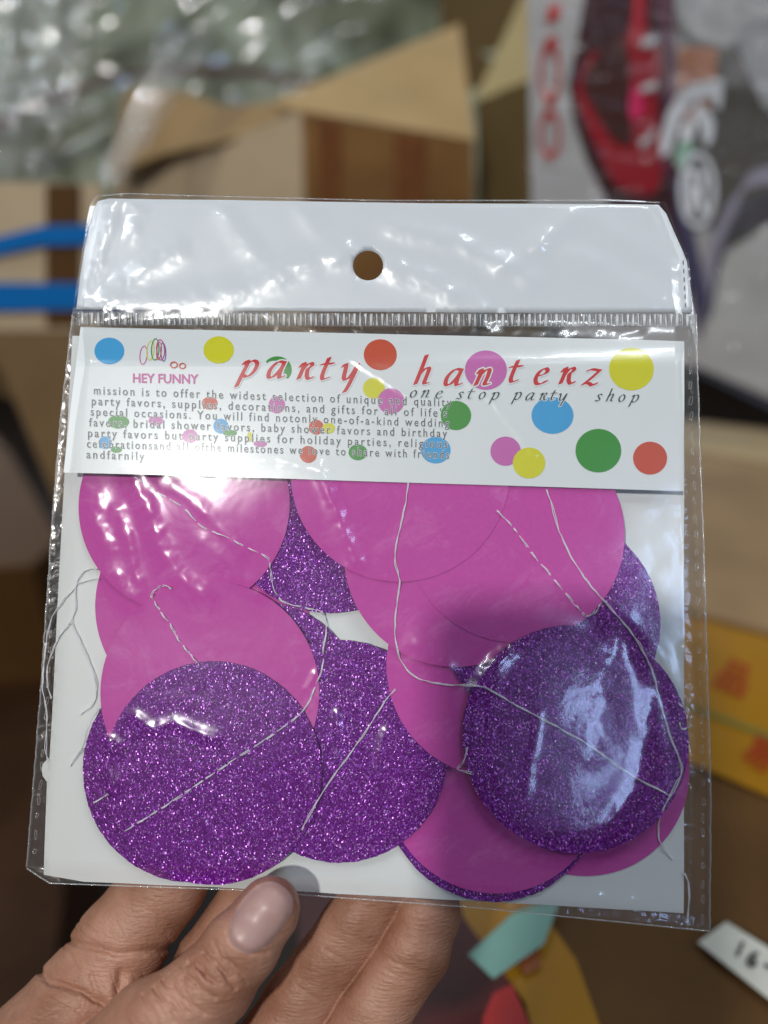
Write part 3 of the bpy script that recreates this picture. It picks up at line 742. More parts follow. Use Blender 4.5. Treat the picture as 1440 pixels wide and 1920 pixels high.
# ------------------------------------------------------------------ the hand
import openvdb as vdb
STEP = 2.0
X0, X1, Y0, Y1, Z0, Z1 = -120, 900, 1540, 2230, -260, 170
gx = np.arange(X0, X1, STEP, dtype=np.float32); gy = np.arange(Y0, Y1, STEP, dtype=np.float32); gz = np.arange(Z0, Z1, STEP, dtype=np.float32)
GX, GY, GZ = np.meshgrid(gx, gy, gz, indexing='ij', sparse=True)
def cone(a, ra, b, rb):
    a = np.array(a, np.float32); b = np.array(b, np.float32); ab = b - a; L2 = float(ab @ ab)
    t = ((GX - a[0]) * ab[0] + (GY - a[1]) * ab[1] + (GZ - a[2]) * ab[2]) / L2
    t = np.clip(t, 0, 1)
    return np.sqrt((GX - a[0] - t * ab[0]) ** 2 + (GY - a[1] - t * ab[1]) ** 2 + (GZ - a[2] - t * ab[2]) ** 2) - (ra + (rb - ra) * t)
def smin(a, b, k):
    h = np.clip(.5 + .5 * (b - a) / k, 0, 1); return b + (a - b) * h - k * h * (1 - h)
def chain(pts, k=14):
    d = None
    for (a, ra), (b, rb) in zip(pts[:-1], pts[1:]):
        c = cone(a, ra, b, rb); d = c if d is None else smin(d, c, k)
    return d
index = chain([((60, 1985, -70), 112), ((150, 1880, -110), 92), ((225, 1772, -112), 84), ((305, 1660, -108), 76), ((380, 1570, -110), 60)], 20)
middle = chain([((330, 1960, -150), 84), ((385, 1800, -140), 54), ((470, 1675, -118), 52), ((560, 1570, -108), 50)])
ring_f = chain([((470, 2060, -150), 96), ((560, 1880, -120), 66), ((665, 1735, -96), 62), ((735, 1640, -86), 58), ((770, 1575, -86), 48)])
little = chain([((600, 2100, -130), 100), ((700, 1905, -92), 68), ((775, 1790, -80), 66), ((800, 1720, -84), 60), ((815, 1620, -88), 50)])
thumb = chain([((150, 2080, 0), 118), ((300, 1935, 34), 102), ((395, 1850, 66), 76), ((452, 1775, 74), 68), ((500, 1712, 70), 56), ((510, 1692, 68), 50)], 22)
palm = chain([((20, 2120, -90), 160), ((300, 2160, -130), 170), ((560, 2200, -130), 150)], 60)
web = cone((210, 1880, -70), 52, (330, 1960, -50), 60)
D = smin(index, palm, 50)
D = smin(D, web, 26)
D = smin(D, middle, 9); D = smin(D, ring_f, 9); D = smin(D, little, 8)
D = smin(D, thumb, 7)
# creases: grooves carved along drawn lines, each on its own digit
XY = np.meshgrid(gx, gy, indexing='ij')
def groove(pts, w, dep, mask=None):
    global D
    wx = XY[0] + 5 * vnoise(XY[0] + 500, XY[1], 26, 3, 2); wy = XY[1] + 5 * vnoise(XY[0] + 500, XY[1], 26, 4, 2)
    d = segdist(wx, wy, [tuple(p) for p in pts]); w = w * 1.1; g = .95 * dep * np.exp(-(d / w) ** 2)
    D = D + (g[:, :, None] * (mask if mask is not None else 1)).astype(np.float32)
TM = (1 / (1 + np.exp(np.clip((thumb - 6) / 3, -30, 30)))); IM = 1 - TM
groove([(110, 1758), (160, 1775), (215, 1788), (260, 1786), (320, 1776)], 7, 8, IM)
groove([(110, 1758), (130, 1790), (142, 1812)], 4, 2.5, IM)
groove([(75, 1822), (92, 1842), (130, 1850), (170, 1868), (215, 1900), (250, 1930)], 7, 8, IM)
groove([(228, 1825), (222, 1870), (228, 1900)], 9, 7, IM)
groove([(170, 1830), (182, 1862), (190, 1880)], 5, 3, IM)
groove([(268, 1845), (280, 1900), (262, 1930)], 8, 5, IM)
groove([(130, 1715), (180, 1750)], 4, 1.5, IM)
for q in ([(610, 1780), (660, 1812)], [(560, 1850), (600, 1880)], [(712, 1792), (790, 1822)]): groove(q, 4, 2.2, IM)
for q, w, dp in ([((352, 1808), (366, 1800), (378, 1812), (384, 1826)), 4.5, 5], [((372, 1812), (390, 1832), (412, 1846)), 4, 4.5], [((350, 1828), (372, 1850), (402, 1868)), 4.5, 5],
                 [((322, 1848), (350, 1878), (385, 1900)), 4.5, 5], [((305, 1838), (330, 1870), (352, 1898)), 4, 3.5], [((392, 1800), (416, 1822), (440, 1852)), 4, 4.5],
                 [((382, 1790), (404, 1802), (428, 1830)), 3.5, 3], [((290, 1850), (308, 1882), (330, 1915)), 4, 3], [((270, 1868), (286, 1900), (300, 1925)), 4, 3], [((424, 1796), (446, 1818), (462, 1845)), 3.5, 2.5],
                 [((405, 1788), (425, 1800), (440, 1812)), 3, 2.5], [((340, 1812), (346, 1830), (340, 1846)), 4, 3]):
    groove(q, w, dp, TM)
r2 = random.Random(5)
for k in range(26):                              # many shallow folds fanned across the knuckle
    t = k / 25; cx, cy = 300 + 125 * t + r2.uniform(-8, 8), 1880 - 88 * t + r2.uniform(-10, 10); a = .95 + r2.uniform(-.25, .25); l_ = r2.uniform(16, 38)
    groove([(cx - l_ * math.cos(a), cy - l_ * math.sin(a)), (cx + r2.uniform(-3, 3), cy), (cx + l_ * math.cos(a), cy + l_ * math.sin(a))], r2.uniform(2.2, 3.6), r2.uniform(.8, 2.2), TM)
for k in range(34):                              # fine skin lines on palm and fingers
    cx, cy = r2.uniform(60, 330), r2.uniform(1720, 1900); a = r2.choice([.6, -.5, 1.2]) + r2.uniform(-.2, .2); l_ = r2.uniform(10, 34)
    groove([(cx - l_ * math.cos(a), cy - l_ * math.sin(a)), (cx + l_ * math.cos(a), cy + l_ * math.sin(a))], 2.2, r2.uniform(.4, 1.1), IM)
for k in range(16):
    cx, cy = r2.uniform(580, 820), r2.uniform(1740, 1900); l_ = r2.uniform(12, 30)
    groove([(cx - l_, cy - l_ * .5), (cx + l_, cy + l_ * .5)], 2.4, r2.uniform(.5, 1.3), IM)
# the nail bed: a shallow flat on the thumb tip
nc = np.array([487, 1722.]); na = np.array([.60, -.80]); nb_ = np.array([.80, .60])
groove([(425, 1748), (440, 1772), (470, 1790), (500, 1786)], 4, 3.0, TM)
D = np.ascontiguousarray(D.astype(np.float32))
g = vdb.FloatGrid(background=50.0); g.copyFromArray(np.minimum(D, 50)); 
pts, tris, quads = g.convertToPolygons(isovalue=0.0, adaptivity=0.0)
Pp = pts * STEP + np.array([X0, Y0, Z0])
Vh = pk_np(Pp[:, 0], Pp[:, 1], Pp[:, 2] * MMPX)
hand = mesh('hand', Vh.tolist(), [tuple(q) for q in quads[:, ::-1].tolist()] + [tuple(q) for q in tris[:, ::-1].tolist()], None or M['card'], world=MP, smooth=True)
tag(hand, 'bare left hand pinching the bottom edge of the bag between thumb and fingers', 'hand')
hand.data.materials.clear()

m, N, L, b = mat('skin')
tc = N.new('ShaderNodeTexCoord')
n1 = N.new('ShaderNodeTexNoise'); n1.inputs['Scale'].default_value = 70; n1.inputs['Detail'].default_value = 5; L.new(tc.outputs['Object'], n1.inputs[0])
cr = N.new('ShaderNodeValToRGB'); e = cr.color_ramp.elements; e[0].position = .32; e[0].color = (.33, .145, .085, 1); e[1].position = .68; e[1].color = (.51, .265, .18, 1)
L.new(n1.outputs['Fac'], cr.inputs[0]); 
n3 = N.new('ShaderNodeTexVoronoi'); n3.inputs['Scale'].default_value = 900; L.new(tc.outputs['Object'], n3.inputs['Vector'])
mpg = N.new('ShaderNodeMapping'); mpg.inputs['Rotation'].default_value = (0, 0, .9); mpg.inputs['Scale'].default_value = (1, 5, 1); L.new(tc.outputs['Object'], mpg.inputs[0])
n4 = N.new('ShaderNodeTexNoise'); n4.inputs['Scale'].default_value = 260; n4.inputs['Detail'].default_value = 5; L.new(mpg.outputs[0], n4.inputs[0])
ad = N.new('ShaderNodeMath'); ad.operation = 'MULTIPLY_ADD'; ad.inputs[1].default_value = .25; L.new(n3.outputs['Distance'], ad.inputs[0]); L.new(n4.outputs['Fac'], ad.inputs[2])
bp = N.new('ShaderNodeBump'); bp.inputs['Strength'].default_value = .8; bp.inputs['Distance'].default_value = .0005; L.new(ad.outputs[0], bp.inputs['Height'])
L.new(cr.outputs[0], b.inputs['Base Color']); L.new(bp.outputs[0], b.inputs['Normal'])
setb(b, Roughness=.48); b.inputs['Subsurface Weight'].default_value = .12; b.inputs['Subsurface Radius'].default_value = (1, .35, .2); b.inputs['Subsurface Scale'].default_value = .0025
M['skin'] = m; hand.data.materials.append(m)
# thumbnail
bv = BVHTree.FromPolygons([Vector(p) for p in Pp.tolist()], [tuple(q) for q in quads.tolist()])
V = []; nu_, nv_ = 26, 34
def nail_pt(s, t, lift):
    w = 47 * (1 - .10 * max(0, -t)) ; l_ = 74
    # superellipse mapping of a square to the nail outline
    ex_ = 2.6; r = max(abs(s), abs(t)); k = (abs(s) ** ex_ + abs(t) ** ex_) ** (1 / ex_) if r > 0 else 1
    kk = r / k if k > 0 else 1
    p = nc + nb_ * (s * kk * w) + na * (t * kk * l_)
    hit = bv.ray_cast(Vector((p[0], p[1], 400)), Vector((0, 0, -1)))
    z = hit[0].z if hit[0] is not None else 60
    return p, z, r
pp = [[nail_pt(-1 + 2 * i / nu_, -1 + 2 * j / nv_, 0) for i in range(nu_ + 1)] for j in range(nv_ + 1)]
zc = max(q[1] for r_ in pp for q in r_)
for j in range(nv_ + 1):
    for i in range(nu_ + 1):
        p, z, r = pp[j][i]; s = -1 + 2 * i / nu_; t = -1 + 2 * j / nv_
        zz = max(z, zc - 34 - 10 * max(0, t)) + 5.0 - 6.0 * max(0, r - .82) / .18 * (1 if t < .6 else .4)
        q = pk(p[0], p[1], zz * MMPX); V.append(q)
F = [(j * (nu_ + 1) + i, (j + 1) * (nu_ + 1) + i, (j + 1) * (nu_ + 1) + i + 1, j * (nu_ + 1) + i + 1) for j in range(nv_) for i in range(nu_)]
m, N, L, b = mat('thumbnail')
setb(b, Roughness=.42); b.inputs['Base Color'].default_value = (.47, .285, .25, 1); b.inputs['Subsurface Weight'].default_value = .3; b.inputs['Subsurface Radius'].default_value = (1, .4, .3); b.inputs['Subsurface Scale'].default_value = .002
b.inputs['Coat Weight'].default_value = .15; b.inputs['Coat Roughness'].default_value = .3
nail = mesh('thumbnail', V, F, m, hand, smooth=True)

# ------------------------------------------------------------------ the phone that takes the picture (stands behind the lens)
def rounded(x0, x1, y0, y1, r, n=8):
    P = []
    for cx, cy, a0 in ((x1 - r, y1 - r, 0), (x0 + r, y1 - r, 90), (x0 + r, y0 + r, 180), (x1 - r, y0 + r, 270)):
        for k in range(n + 1): a = math.radians(a0 + 90 * k / n); P.append((cx + r * math.cos(a), cy + r * math.sin(a)))
    return P
ph = empty('smartphone', MC, label='black smartphone held over the bag, its shadow on the lower right', cat='phone')
plc = lambda x, y, h: Vector((x, y, h))
M['phone'] = plain('phone_glass', (.02, .02, .025), .2)
sheet('phone_body', rounded(PH['x0'], PH['x1'], PH['y0'], PH['y1'], .009), PH['z'], PH['z'] + .008, M['phone'], plc, parent=ph)

# ------------------------------------------------------------------ surroundings
def plane(p, n): return (Vector(p), Vector(n).normalized())
def hit(px, py, pl, off=0.0):
    d = RC @ ray(px, py); p, n = pl; k = ((p + n * off) - CAM).dot(n) / d.dot(n); return CAM + d * k
def slab(name, P, th, m, parent=None, n=None, bulge=None):
    """thick panel from a ring of world points; thickness goes away from the camera"""
    P = [Vector(p) for p in P]; nn = n or (P[1] - P[0]).cross(P[2] - P[0]).normalized()
    c = sum(P, Vector()) / len(P)
    if nn.dot(CAM - c) < 0: nn = -nn
    k = len(P); V = P + [p - nn * th for p in P]; F = [tuple(range(k)), tuple(range(2 * k - 1, k - 1, -1))] + [(i, (i + 1) % k, (i + 1) % k + k, i + k)[::-1] for i in range(k)]
    o = mesh(name, V, F, m, None)
    if parent is not None: o.parent = parent
    bm = bmesh.new(); bm.from_mesh(o.data); bmesh.ops.recalc_face_normals(bm, faces=bm.faces); bm.to_mesh(o.data); bm.free()
    return o
ID = Matrix.Identity(4)
def kraft(name, c, var=.10, gloss=.6):
    return plain(name, c, gloss, var=var, scale=14, bump=.3, bscale=240, spec=.2)
M['kraft'] = kraft('kraft_cardboard', (.50, .34, .16)); M['kraft_light'] = kraft('pale_kraft_cardboard', (.58, .44, .28)); M['kraft_shaded'] = kraft('shaded_kraft_cardboard', (.11, .05, .015))  # the darkest kraft has the shade of the gaps put into its colour
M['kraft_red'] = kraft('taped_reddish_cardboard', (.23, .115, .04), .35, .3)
M['floor'] = plain('shade_dark_floor', (.022, .012, .008), .5, var=.2, scale=3)  # near-black floor colour stands in for shade between the boxes
M['wall'] = plain('shed_wall', (.16, .15, .12), .8, var=.15, scale=2)

fl = mesh('floor', [(-6, -3, 0), (6, -3, 0), (6, 6, 0), (-6, 6, 0)], [(0, 1, 2, 3)], M['floor']); tag(fl, kind='structure')
wl = slab('wall', [(-6, 4.5, 0), (6, 4.5, 0), (6, 4.5, 3.4), (-6, 4.5, 3.4)], .1, M['wall']); tag(wl, kind='structure')

def carton(label, name='cardboard_box', group='cardboard boxes stacked behind'):
    return empty(name, ID, label=label, cat='cardboard box', group=group)
# open carton in the middle
YA = .86
plR = plane((0.0, YA, 1), (.10, -1, 0)); plL = plane(hit(566, 300, plR), (-.35, -1, 0))
c1 = carton('open cardboard box behind the bag, with one flap standing up above a dark printed side')
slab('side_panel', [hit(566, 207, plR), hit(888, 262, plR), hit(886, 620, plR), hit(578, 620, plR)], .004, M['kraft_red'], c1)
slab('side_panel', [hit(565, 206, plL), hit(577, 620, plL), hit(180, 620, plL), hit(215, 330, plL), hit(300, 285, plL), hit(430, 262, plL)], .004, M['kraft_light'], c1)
for xa, xb in ((598, 640), (742, 800)):
    slab('brown_tape', [hit(xa, 214 + (xa - 566) * .17, plR, .002), hit(xb, 214 + (xb - 566) * .17, plR, .002), hit(xb - 6, 620, plR, .002), hit(xa - 4, 620, plR, .002)], .001, plain('brown_tape', (.20, .07, .02), .25, coat=.6, var=.2), c1)
b0, b1 = hit(560, 206, plR, .002), hit(890, 262, plR, .002)
plF = plane(b0, (.05, -.75, .62))
fo = [b0, b1, hit(862, 44, plane(b1, (.0, -.55, .80))), hit(505, 192, plane(b0, (.0, -.55, .80)))]
me_f = slab('flap', [fo[0], fo[1], fo[2]], .004, M['kraft'], c1)
slab('flap', [fo[0] + Vector((0, .001, 0)), fo[2] + Vector((0, .001, 0)), fo[3]], .004, M['kraft'], c1)
pl2 = plane(hit(430, 250, plL), (-.2, -.75, .7))
slab('flap', [hit(x, y, pl2) for x, y in [(564, 206), (500, 192), (420, 200), (360, 178), (300, 162), (235, 165), (200, 330), (300, 290), (430, 262)]], .004, plain('shaded_kraft_flap', (.36, .23, .10), .6, var=.1, scale=14), c1)  # darker copy of the kraft, shade put into the flap's colour
# second carton right of it
YB = .95; plB = plane((0, YB, 1), (-.1, -1, 0))
c2 = carton('cardboard box with a raised pale flap, between the open box and the printed carton')
slab('side_panel', [hit(893, 186, plB), hit(1020, 140, plB), hit(1020, 640, plB), hit(900, 640, plB)], .004, kraft('olive_brown_cardboard', (.13, .085, .03)), c2)
plC = plane(hit(893, 188, plB, .003), (-.15, -.7, .5))
slab('flap', [hit(887, 192, plC), hit(1030, 138, plC), hit(1040, -90, plC), hit(1010, -90, plC), hit(975, 0, plC), hit(935, 90, plC)], .004, kraft('yellowish_cardboard', (.42, .33, .16)), c2)
# dark carton behind them
c3 = carton('dark brown cardboard box at the back above the raised flap'); plD = plane((0, 1.35, 1), (0, -1, 0))
slab('front_panel', [hit(830, 130, plD), hit(1000, 260, plD), hit(1000, -200, plD), hit(815, -200, plD)], .01, kraft('old_dark_cardboard', (.16, .10, .035)), c3)

# printed carton on the right, wrapped in film
plP = plane((.25, .66, 1), (-.12, -1, .0))
c4 = empty('printed_carton', ID, label='white and red printed product carton wrapped in clear film at upper right', cat='carton')
def pr(name, pts, col, off, smoothn=0, rough=.35, m=None):
    P = [(x, y, 0) for x, y in pts]
    if smoothn: P = catmull(P, smoothn, closed=True)
    return sheet(name, [(p[0], p[1]) for p in P], None, off, m or plain('print_' + name, col, rough, var=.12, scale=25), lambda x, y, h: hit(x, y, plP, h * .001), parent=c4)
slab('front_panel', [hit(x, y, plP) for x, y in [(985, -250), (1800, -250), (1800, 900), (1440, 745), (1300, 685), (1000, 600)]], .006, plain('carton_print_grey', (.48, .465, .46), .4, var=.12, scale=18), c4)
pr('dark_band', [(1106, -60), (1085, 60), (1066, 155), (1075, 225), (1100, 300), (1150, 400), (1290, 600), (1300, 400), (1278, 300), (1268, 150), (1265, -60)], (.055, .018, .022), 1.0)
pr('crimson_shape', [(1195, -60), (1190, 20), (1160, 90), (1110, 100), (1082, 160), (1088, 200), (1120, 280), (1160, 350), (1225, 362), (1245, 300), (1232, 200), (1240, 100), (1215, 60), (1212, -60)], (.36, .012, .024), 1.8, 4)
pr('brown_shade', [(1130, 90), (1160, 60), (1180, 110), (1182, 200), (1185, 270), (1150, 262), (1110, 200), (1092, 150)], (.065, .018, .014), 2.6, 4)
pr('pink_glow', [(1185, 165), (1200, 170), (1208, 200), (1196, 225), (1180, 215)], (.75, .03, .14), 3.4, 4)
pr('red_stripe', [(1188, -40), (1200, -40), (1199, 85), (1184, 75)], (.55, .04, .06), 3.4)
pr('purple_band', [(1215, -60), (1258, -60), (1272, 150), (1262, 330), (1240, 330), (1248, 200), (1235, 60)], (.13, .03, .06), 3.0)
pr('navy_edge', [(1262, 330), (1282, 330), (1300, 430), (1330, 560), (1312, 640), (1290, 520), (1268, 420)], (.07, .065, .13), 3.2)
pr('grey_photo', [(1268, 30), (1700, -40), (1700, 500), (1430, 430), (1360, 470), (1300, 380), (1290, 200)], (.115, .105, .09), 1.4)
pr('white_patch', [(1262, -80), (1700, -80), (1700, 60), (1450, 40), (1360, 90), (1280, 60)], (.62, .63, .62), 2.0)
pr('white_patch', [(1385, 60), (1500, 40), (1500, 190), (1440, 205), (1410, 150)], (.45, .46, .47), 2.4, 4)
pr('orange_patch', [(1274, 88), (1345, 90), (1342, 150), (1325, 230), (1285, 240), (1272, 150)], (.52, .20, .09), 2.8)
pr('mint_patch', [(1272, 262), (1302, 262), (1295, 300), (1275, 318), (1262, 300)], (.36, .58, .46), 4.4)
pr('lilac_curve', [(1440, 310), (1700, 300), (1700, 380), (1430, 345), (1380, 400), (1345, 480), (1330, 580), (1312, 590), (1322, 500), (1345, 420), (1390, 350)], (.33, .31, .38), 2.6, 3)
pr('dark_curve', [(1480, 360), (1432, 362), (1392, 388), (1360, 430), (1335, 500), (1325, 590), (1335, 590), (1350, 510), (1380, 440), (1480, 400)], (.09, .085, .10), 2.2, 3)
pr('pale_field', [(1440, 420), (1700, 400), (1700, 860), (1436, 735), (1318, 690), (1330, 560), (1360, 480)], (.50, .50, .48), 1.7, 0)
pr('bottom_line', [(1310, 692), (1440, 750), (1700, 862), (1700, 880), (1440, 764), (1308, 700)], (.06, .065, .09), 3.0)
def pr_text(name, txt, x0, x1, yb, cap, col, off, bold=0, slope=0, ymul=1):
    V, F = text_mesh(txt, 1, bold); mn, mx = V[:, 0].min(), V[:, 0].max(); k = (x1 - x0) / (mx - mn); ky = cap / .7
    T = [hit(x0 + (v[0] - mn) * k + slope * v[1] * ky, yb - v[1] * ky, plP, off * .001) for v in V]
    return mesh(name, T, F, plain('print_' + name, col, .35), c4)
pr_text('red_lettering', 'O', 1010, 1052, 195, 120, (.50, .035, .025), 2.2, .01)
pr_text('red_lettering', 'O', 1010, 1052, 298, 95, (.50, .035, .025), 2.2, .01)
pr('red_lettering', [(1028, 10), (1052, 5), (1050, 32), (1024, 46)], (.50, .035, .025), 2.2)
pr('red_lettering', [(1024, 70), (1044, 66), (1046, 90), (1024, 92)], (.45, .03, .025), 2.9)
for q in ([(1204, 72), (1232, 66), (1232, 82), (1202, 90)], [(1202, 160), (1232, 150), (1230, 166), (1200, 174)], [(1198, 262), (1212, 256), (1226, 236), (1230, 246), (1214, 272), (1200, 276)]): pr('small_white_mark', q, (.6, .6, .62), 4.6)
WH = (.80, .82, .86)
pr('serif_letter', [(1357, 147), (1352, 205), (1338, 200), (1338, 185), (1325, 182), (1298, 195), (1275, 225), (1262, 262), (1256, 285), (1240, 297), (1237, 270), (1250, 215), (1270, 175), (1300, 155)], WH, 5.0)
pr('serif_letter', [(1308, 190), (1318, 195), (1340, 228), (1336, 262), (1322, 278), (1318, 250), (1308, 222), (1300, 262), (1276, 268), (1282, 235), (1302, 208)], WH, 5.6)
def pr_ring(px, py, rx, ry, w, off):
    V = []; F = []; n = 40
    for i in range(n):
        a = 2 * math.pi * i / n
        for s in (1, 0): V.append(hit(px + (rx - w * s) * math.cos(a), py + (ry - w * s) * math.sin(a), plP, off * .001))
        j = (i + 1) % n; F.append((2 * i, 2 * i + 1, 2 * j + 1, 2 * j))
    return mesh('registered_ring', V, F, plain('print_ring', WH, .35), c4)
pr('dark_oval', [(1308 + 30 * math.cos(a), 356 + 62 * math.sin(a)) for a in np.linspace(0, 6.1, 16)], (.10, .095, .10), 4.2)
pr_ring(1308, 356, 36, 72, 11, 5.0)
pr('registered_letter', [(1288, 318), (1312, 316), (1324, 326), (1325, 348), (1316, 360), (1330, 402), (1316, 404), (1304, 366), (1302, 402), (1290, 400)], WH, 5.2)
pr('letter_counter', [(1301, 330), (1311, 330), (1313, 344), (1301, 350)], (.10, .095, .10), 6.2)
# crumpled wrap on that carton
def crumple(name, box, pl, amp, m, parent, nu=220, nv=200, off=.012, seed=1, aniso=(1, 1), scale=.06, ridge=1.0, shape=None, oct=2):
    x0, x1, y0, y1 = box; Pn = np.zeros((nv, nu, 3)); A, B = np.meshgrid(np.linspace(0, 1, nu), np.linspace(0, 1, nv))
    h = np.abs(vnoise(A * 1000 * aniso[0] + 50, B * 1000 * aniso[1] + 50, scale * 1000, seed, oct)) * -2 * ridge + vnoise(A * 1000 * aniso[0], B * 1000 * aniso[1], scale * 2200, seed + 1, 2)
    for j in range(nv):
        for i in range(nu):
            px = x0 + (x1 - x0) * A[j, i]; py = y0 + (y1 - y0) * B[j, i]
            if shape: px, py = shape(A[j, i], B[j, i])
            Pn[j, i] = hit(px, py, pl, off + amp * h[j, i])
    return grid_mesh(name, Pn, m, parent)
M['wrap'] = film_mat('shiny_wrap', ws=30, wstr=.35, refl=.9, haze=.0, rough=(.04, .22), dist=.006, scr=0, det=.5, anis=(.6, 1, 3))
M['wrap3'] = film_mat('loose_wrap', ws=10, wstr=.2, refl=2.6, haze=.03, rough=(.05, .16), dist=.008, scr=0, det=.5)
M['wrap2'] = film_mat('cloudy_wrap', ws=14, wstr=.2, refl=4.2, haze=.06, rough=(.04, .20), dist=.008, scr=0, det=.5)
crumple('plastic_wrap', (990, 1500, -100, 690), plP, .0035, M['wrap'], c4, seed=4, aniso=(.6, 2.2), off=.016)

crumple('plastic_wrap', (1225, 1560, -160, 165), plane(hit(1370, 20, plP, .02), (CAM - hit(1370, 20, plP)).normalized() + (KEY - hit(1370, 20, plP)).normalized()), 0.006, M['wrap3'], c4, nu=120, nv=200, seed=61, off=.0, aniso=(.5, 3.0), scale=.07)
# box tops that the bag is held over
Z1_ = .93
plT = plane((0, 0, Z1_), (0, 0, 1))
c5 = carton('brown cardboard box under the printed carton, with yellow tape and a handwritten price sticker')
slab('top_panel', [hit(x, y, plT) for x, y in [(1180, 775), (1440, 805), (1900, 850), (3400, 2300), (900, 2300), (1000, 1500)]], .005, kraft('shaded_brown_box_top', (.12, .058, .018), .3), c5)  # kraft darkened to stand in for shade from the photographer's body
slab('front_panel', [hit(x, y, plT) for x, y in [(900, 2300), (1000, 1500), (1180, 775)]] + [hit(x, y, plT) - Vector((0, 0, .5)) for x, y in [(1180, 775), (1000, 1500), (900, 2300)]], .004, M['kraft_shaded'], c5, n=Vector((-1, 0, 0)))
def on_top(name, pts, off, m, parent, pl=plT, sm=0):
    P = [(x, y, 0) for x, y in pts]
    if sm: P = catmull(P, sm, closed=True)
    return sheet(name, [(p[0], p[1]) for p in P], None, off, m, lambda x, y, h: hit(x, y, pl, h * .001), parent=parent)
M['ytape'] = plain('yellow_tape', (.38, .175, .003), .35, var=.10, scale=20); M['rink'] = plain('red_tape_print', (.36, .035, .004), .4)
slab('flap', [hit(x, y, plT) + Vector((0, 0, .004)) for x, y in [(1170, 782), (1440, 812), (1900, 860), (1900, 1330), (1440, 1190), (1185, 1122)]], .004, kraft('tan_box_flap', (.34, .22, .11), .2), c5)
on_top('pale_edge_strip', [(1200, 778), (1440, 812), (1900, 860), (1900, 905), (1440, 868), (1200, 830)], 5.0, kraft('pale_kraft_strip', (.50, .37, .2)), c5)  # paler kraft band along the far edge of the box top
on_top('packing_tape', [(1200, 1130), (1330, 1165), (1440, 1195), (1700, 1280), (1700, 1480), (1440, 1375), (1310, 1325), (1200, 1290)], 2.0, M['ytape'], c5)
on_top('packing_tape', [(1200, 1296), (1310, 1332), (1440, 1385), (1700, 1490), (1700, 1620), (1440, 1492), (1320, 1440), (1200, 1400)], 3.0, M['ytape'], c5)
on_top('tape_seam_line', [(1200, 1288), (1310, 1325), (1440, 1374), (1700, 1478), (1700, 1490), (1440, 1386), (1310, 1334), (1200, 1298)], 4.0, plain('olive_line', (.18, .17, .03), .4), c5)
def txt_on(txt, cx, cy, size, rot, off, m, parent, name, bold=.02, pl=plT):
    V, F = text_mesh(txt, 1, bold); c = (V.max(0) + V.min(0)) / 2; k = size / (V[:, 1].max() - V[:, 1].min()); ca, sa = math.cos(rot), math.sin(rot)
    T = []
    for v in V:
        x, y = (v[0] - c[0]) * k, -(v[1] - c[1]) * k
        T.append(hit(cx + x * ca - y * sa, cy + x * sa + y * ca, pl, off * .001))
    return mesh(name, T, F, m, parent)
txt_on('品', 1376, 1270, 62, .42, 3.2, M['rink'], c5, 'tape_character'); txt_on('易', 1425, 1412, 60, .5, 4.4, M['rink'], c5, 'tape_character')
st = empty('price_sticker', ID, label='white paper sticker with 16 handwritten in black, at lower right', cat='sticker')
on_top('paper', [(1309, 1767), (1362, 1728), (1440, 1776), (1560, 1850), (1560, 1950), (1440, 1872)], 5.0, plain('sticker_paper', (.66, .66, .58), .6), st)
M['marker'] = plain('marker_ink', (.02, .02, .025), .5)
txt_on('1', 1388, 1779, 30, .42, 6.0, M['marker'], st, 'handwritten_digit', .03); txt_on('6', 1412, 1798, 34, .42, 6.0, M['marker'], st, 'handwritten_digit', .03); txt_on('-', 1440, 1812, 7, .42, 6.0, M['marker'], st, 'handwritten_digit', .03)
# bottom middle: red parcel with yellow tape, teal tape
Z2_ = .86; plU = plane((0, 0, Z2_), (0, 0, 1))
c6 = empty('taped_parcel', ID, label='red parcel wrapped in yellow tape below the bag, beside the fingers', cat='parcel')
cz = [(560, 1540), (965, 1540), (1030, 1700), (1100, 1810), (1230, 2120), (1200, 2300), (560, 2300)]
pc = [hit(x, y, plU) for x, y in cz]
slab('parcel_top', pc, .12, plain('maroon_parcel', (.09, .012, .012), .4, var=.3, scale=30), c6)
on_top('packing_tape', [(820, 1560), (950, 1560), (1010, 1700), (1080, 1800), (1190, 2100), (1040, 2100), (985, 1880), (870, 1720)], 2.0, M['ytape'], c6)
on_top('red_print', [(925, 1862), (960, 1845), (1010, 1960), (1060, 2060), (900, 2060), (905, 1910)], 4.5, plain('red_print', (.42, .02, .02), .4, var=.2), c6)
on_top('brown_stain', [(960, 1780), (1010, 1765), (1015, 1810), (985, 1830)], 4.0, plain('red_brown_print', (.30, .08, .02), .4), c6)
on_top('teal_tape', [(962, 1712), (1052, 1680), (1020, 1770), (925, 1835), (878, 1790)], 7.0, plain('teal_tape', (.20, .40, .34), .3, coat=.4), c6)

